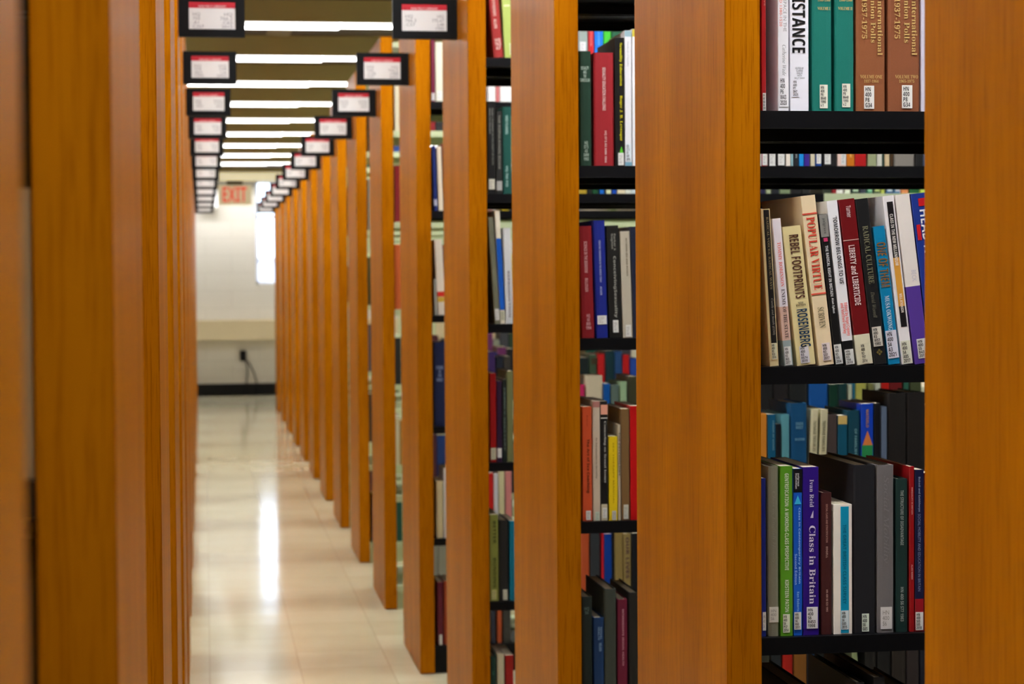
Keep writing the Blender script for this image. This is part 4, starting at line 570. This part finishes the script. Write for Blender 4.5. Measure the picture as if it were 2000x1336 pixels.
 {"k":6,"lev":"top","x":1.4097,"w":0.0202,"h":0.2236,"t":0.0,"c":[200,180,90],"d":0.154,"g":1},
 {"k":6,"lev":"upper","x":0.7521,"w":0.0241,"h":0.2386,"t":0.0,"c":[130,130,120],"d":0.166,"g":1},
 {"k":6,"lev":"middle","x":0.749,"w":0.0276,"h":0.2215,"t":0.0,"c":[40,60,40],"d":0.163,"g":1},
 {"k":6,"lev":"middle","x":1.4194,"w":0.0428,"h":0.2063,"t":0.0,"c":[180,30,30],"d":0.164,"g":1},
 {"k":6,"lev":"lower","x":0.8676,"w":0.0331,"h":0.2187,"t":0.0,"c":[30,30,32],"d":0.161,"g":1},
 {"k":6,"lev":"lower","x":1.0359,"w":0.0385,"h":0.2287,"t":0.0,"c":[70,30,40],"d":0.168,"g":1},
 {"k":6,"lev":"lower","x":1.1068,"w":0.0445,"h":0.2092,"t":0.0,"c":[24,52,110],"hc":1,"d":0.159,"g":1},
 {"k":6,"lev":"lower","x":1.3069,"w":0.0265,"h":0.2364,"t":0.0,"c":[100,40,90],"d":0.152,"g":1},
 {"k":6,"lev":"lower","x":1.3349,"w":0.0302,"h":0.2055,"t":0.0,"c":[130,130,120],"hc":1,"d":0.167,"g":1},
 {"k":6,"lev":"lower","x":1.3667,"w":0.0409,"h":0.2547,"t":0.0,"c":[60,60,70],"d":0.157,"g":1},
 {"k":6,"lev":"lower","x":1.4092,"w":0.0321,"h":0.2349,"t":0.0,"c":[40,60,40],"hc":1,"d":0.158,"g":1},
 {"k":6,"lev":"bottom","x":0.8644,"w":0.0246,"h":0.2178,"t":0.0,"c":[196,188,160],"d":0.18,"g":1},
 {"k":6,"lev":"bottom","x":0.8905,"w":0.0388,"h":0.2087,"t":0.0,"c":[160,120,60],"d":0.15,"g":1},
 {"k":6,"lev":"base","x":0.7607,"w":0.0401,"h":0.2218,"t":0.0,"c":[100,40,90],"hc":1,"d":0.18,"g":1},
 {"k":6,"lev":"base","x":0.8612,"w":0.0385,"h":0.2547,"t":0.0,"c":[18,70,58],"hc":1,"d":0.156,"g":1},
 {"k":6,"lev":"base","x":1.3797,"w":0.0434,"h":0.2599,"t":0.0,"c":[30,30,32],"hc":1,"d":0.174,"g":1},
 {"k":7,"lev":"top","x":0.7566,"w":0.0233,"h":0.2543,"t":0.0,"c":[120,20,26],"d":0.152,"g":1},
 {"k":7,"lev":"top","x":0.8544,"w":0.033,"h":0.2475,"t":0.0,"c":[18,70,58],"d":0.152,"g":1},
 {"k":7,"lev":"upper","x":0.7532,"w":0.0228,"h":0.2572,"t":0.0,"c":[60,60,70],"d":0.165,"g":1},
 {"k":7,"lev":"middle","x":0.7499,"w":0.0332,"h":0.1906,"t":0.0,"c":[24,24,26],"d":0.168,"g":1},
 {"k":7,"lev":"middle","x":0.8479,"w":0.0362,"h":0.2357,"t":0.0,"c":[30,30,32],"d":0.154,"g":1},
 {"k":7,"lev":"lower","x":0.8445,"w":0.0356,"h":0.2531,"t":0.0,"c":[60,60,70],"d":0.179,"g":1},
 {"k":7,"lev":"bottom","x":0.8411,"w":0.0358,"h":0.2572,"t":0.0,"c":[24,24,26],"d":0.156,"g":1},
 {"k":7,"lev":"base","x":0.8378,"w":0.032,"h":0.2582,"t":0.0,"c":[70,30,40],"d":0.17,"g":1},
]

COLN = {'black':(22,20,20),'charcoal':(52,52,52),'grey':(125,125,122),'pale grey':(190,190,190),'white':(235,235,235),'cream':(225,210,180),'tan':(150,120,80),'brown':(85,60,40),'gold':(185,155,70),'orange':(200,120,40),'brick red':(160,60,40),'red':(175,25,28),'maroon':(100,25,45),'pink':(205,80,120),'purple':(60,30,110),'navy':(22,30,75),'blue':(18,90,185),'pale blue':(130,165,185),'teal':(15,85,100),'dark green':(24,62,44),'green':(50,140,50),'lime':(165,185,95),'olive':(112,112,75)}
def cname(c): return min(COLN, key=lambda n: sum((a-b)**2 for a,b in zip(lin(c),lin(COLN[n])))*.0+sum((a-b)**2 for a,b in zip(c,COLN[n])))
def build_book(r, root_loc, label, group):
    w,h,d = r['w'],r['h'],r.get('d',.165); hc = r.get('hc'); cov = [cmat(r['c'],hc)]
    cuts = [h]; cols = [0]
    for a,c in r.get('b',[]):
        cuts.append(h*(1-a)); cov.append(cmat(c,hc)); cols.append(len(cov)-1)
    cuts.append(0.0)
    th = min(.0022 if hc else .0006, w*.3)
    # cover outline from above: spine in front, two boards going back
    if hc:
        s = min(.0022, w*.12); outer = [(w,d),(w,s*1.6),(w*.93,s*.45),(w*.7,.0001),(w*.3,.0001),(w*.07,s*.45),(0,s*1.6),(0,d)]
    else: outer = [(w,d),(w,.0008),(w-.0008,0),(.0008,0),(0,.0008),(0,d)]
    inner = [(th,d),(th,th+.002),(w-th,th+.002),(w-th,d)]
    ring = outer+inner; n = len(ring)
    bm = bmesh.new(); lv = [[bm.verts.new((x,y,z)) for x,y in ring] for z in cuts]
    for i in range(len(cuts)-1):
        for j in range(n):
            f = bm.faces.new((lv[i][j],lv[i][(j+1)%n],lv[i+1][(j+1)%n],lv[i+1][j])); f.material_index = cols[i]
    bm.faces.new(lv[0]).material_index = 0; bm.faces.new(lv[-1][::-1]).material_index = cols[-1]
    bmesh.ops.recalc_face_normals(bm, faces=bm.faces[:])
    o = obj('book', bm, cov); o.location = root_loc; o.rotation_euler = (0,-r.get('t',0),0)
    tag(o, label, 'book', group)
    e = .003 if hc else .0004
    obj('pages', add_box(bmesh.new(), th,w-th,th+.002,d-e,e,h-e), PAGES, o)
    lay = -.0002
    for s_,st,c,a,b,c0,c1,mode in r.get('T',[]):
        lay -= .00012
        if mode == 'band' and s_ == '@':
            obj('spine_stripe', add_box(bmesh.new(), w*c0,w*c1,lay,.0006,h*(1-b),h*(1-a)), cmat(c), o)
        elif mode == 'tri':
            bm = bmesh.new(); za,zb = h*(1-a),h*(1-b); A = [bm.verts.new(p) for p in ((w*c0,lay,zb),(w*c1,lay,zb),(w*(c0+c1)/2,lay,za))]; B_ = [bm.verts.new((v.co.x,.0005,v.co.z)) for v in A]
            bm.faces.new(A); bm.faces.new(B_[::-1])
            for j in range(3): bm.faces.new((A[j],B_[j],B_[(j+1)%3],A[(j+1)%3]))
            obj('spine_emblem', bm, cmat(c), o)
        else:
            ly = lay-.0003
            pl = (lambda u,v: (w*(c0+(c1-c0)*u), ly, h*(1-b)+h*(b-a)*v)) if mode == 'h' else (lambda u,v: (w*(c0+(c1-c0)*v), ly, h*(1-a)-h*(b-a)*u))
            letters('title_lettering', s_, st, ink(c), pl, o, 'CENTER' if mode == 'h' else 'LEFT')
    if 'L' in r:
        L = r['L']; lay -= .0003; x0,x1,z0,z1 = w*L['c0'],w*L['c1'],h*(1-L['b']),h*(1-L['a'])
        z0 = max(z0,.0005)
        lb = obj('call_number_label', add_box(bmesh.new(), x0,x1,lay,.0006,z0,z1), cmat(L['c']), o)
        if L.get('t'):
            n = L['t'].count('\n')+1
            letters('label_lettering', L['t'], 'B', ink((45,42,42)), lambda u,v: (x0+(x1-x0)*(.08+.7*u), lay-.0002, z0+(z1-z0)*(.06+.88*v)), lb)
        else:
            letters('label_lettering', 'HN\n400\nS6' if r.get('k') == 1 else 'HQ\n57\nA3', 'b', ink((150,146,140)), lambda u,v: (x0+(x1-x0)*(.15+.6*u), lay-.0002, z0+(z1-z0)*(.15+.7*v)), lb)
    return o
ROWN = {'base':'lowest','bottom':'bottom','lower':'lower','middle':'middle','upper':'upper','top':'top'}
GAPN = {1:'widest gap',2:'second widest gap',3:'third widest gap',4:'fourth widest gap',5:'fifth widest gap',6:'narrowest gap'}
count = {}
for r in BOOKS:
    k,lev = r['k'],r['lev']
    # which gap between the end panels shows it
    x = 401 + 4024*(r['x']+r['w']/2)/(YR(k)+.02)
    slot = 1 if x > 1400 else 2 if x > 1110 else 3 if x > 940 else 4 if x > 835 else 5 if x > 760 else 6
    back = max(0,k-slot); key = (k,lev,slot); count[key] = count.get(key,0)+1; n = count[key]
    if r.get('desc'): label = '%s, %s shelf, %s' % (r['desc'], ROWN[lev], GAPN[slot])
    else:
        place = '%s row' % ROWN[lev] if back == 0 else '%s row one bookcase behind' % ROWN[lev] if back == 1 else '%s row %s bookcases behind' % (ROWN[lev], {2:'two',3:'three',4:'four',5:'five'}[back])
        label = '%s book, %s along the %s, %s' % (cname(r['c']), ORD[n] if n < len(ORD) else 'number %d' % n, place, GAPN[slot])
    build_book(r, (r['x'], YR(k)+.02, LEV[lev]+.0004+max(0,-r['w']*math.sin(r.get('t',0)))), label, 'books on the %s shelf of the %s' % (ROWN[lev], {1:'bookcase in the widest gap',2:'bookcase in the second widest gap',3:'bookcase in the third widest gap',4:'bookcase in the fourth widest gap'}.get(k,'far bookcases')))
xs = -(DLK(0)+T)-.0362
build_book(dict(k=0,w=.034,h=.182,d=.15,c=(158,142,108),t=0), (xs, YL(0)+.02, LEV['middle']+.0004), 'blurred cream book in the slot between the two closest left panels', 'books in the left bookcases')
for lev,hh,lb in (('lower',.335,'just under the cream book'),('bottom',.335,'second below the cream book'),('upper',.335,'just above the cream book'),('top',.27,'at the top')):
    build_book(dict(k=0,w=.034,h=hh,d=.15,c=(58,40,24),t=0,hc=1), (xs, YL(0)+.02, LEV[lev]+.0004), 'blurred dark brown book in the left slot, %s' % lb, 'books in the left bookcases')
build_book(dict(k=0,w=.060,h=.335,d=.15,c=(52,36,22),t=0,hc=1), (xs-.036, YL(0)+.335, LEV['middle']+.0004), 'blurred dark brown book in the left slot, rising behind the cream book', 'books in the left bookcases')

# the rest of the shelves, outside what the photograph shows: one mass of books
rb = random.Random(12)
SH = [(30,30,32),(24,24,26),(120,20,26),(24,52,110),(18,70,58),(196,188,160),(90,76,50),(70,30,40),(40,60,40),(130,130,120),(20,90,140),(150,90,40),(60,60,70),(222,218,208)]
bm = bmesh.new()
def shelf_fill(x0, x1, y, k=None):
    for lev,z in LEV.items():
        taken = [(r['x']-.035,r['x']+r['w']+.035) for r in BOOKS if r['k'] == k and r['lev'] == lev]
        x = x0
        while x < x1-.05:
            w = rb.uniform(.014,.045); h = rb.uniform(.19,.27); d = rb.uniform(.14,.18); mi = rb.randrange(len(SH)); n0 = len(bm.faces)
            if any(a < x+w and x < b for a,b in taken): x += w; continue
            add_box(bm, x,x+w-.0006, y,y+d, z+.0005,z+h, mi); bm.faces.ensure_lookup_table()
            bm.faces[n0+1].material_index = len(SH); bm.faces[n0+4].material_index = len(SH)
            x += w
for k,spans in {0:[(.76,2.40)],1:[(1.035,1.62),(1.70,2.40)],2:[(.90,1.075),(1.485,1.64),(1.72,2.40)],3:[(.85,.97),(1.185,1.44),(1.965,2.5)],4:[(.83,.92),(1.055,1.22),(1.475,1.64)]}.items():
    for a,b in spans: shelf_fill(a, b, YR(k)+.02, k)
for k in range(1,8): shelf_fill(-DLK(k)-T-.89, -DLK(k)-T-.012, YL(k)+.02)
rest = obj('book_rows', bm, [cmat(c) for c in SH]+[PAGES])
rest['kind'] = 'stuff'; rest['label'] = 'further rows of library books on the shelves behind the wooden panels'; rest['category'] = 'books'
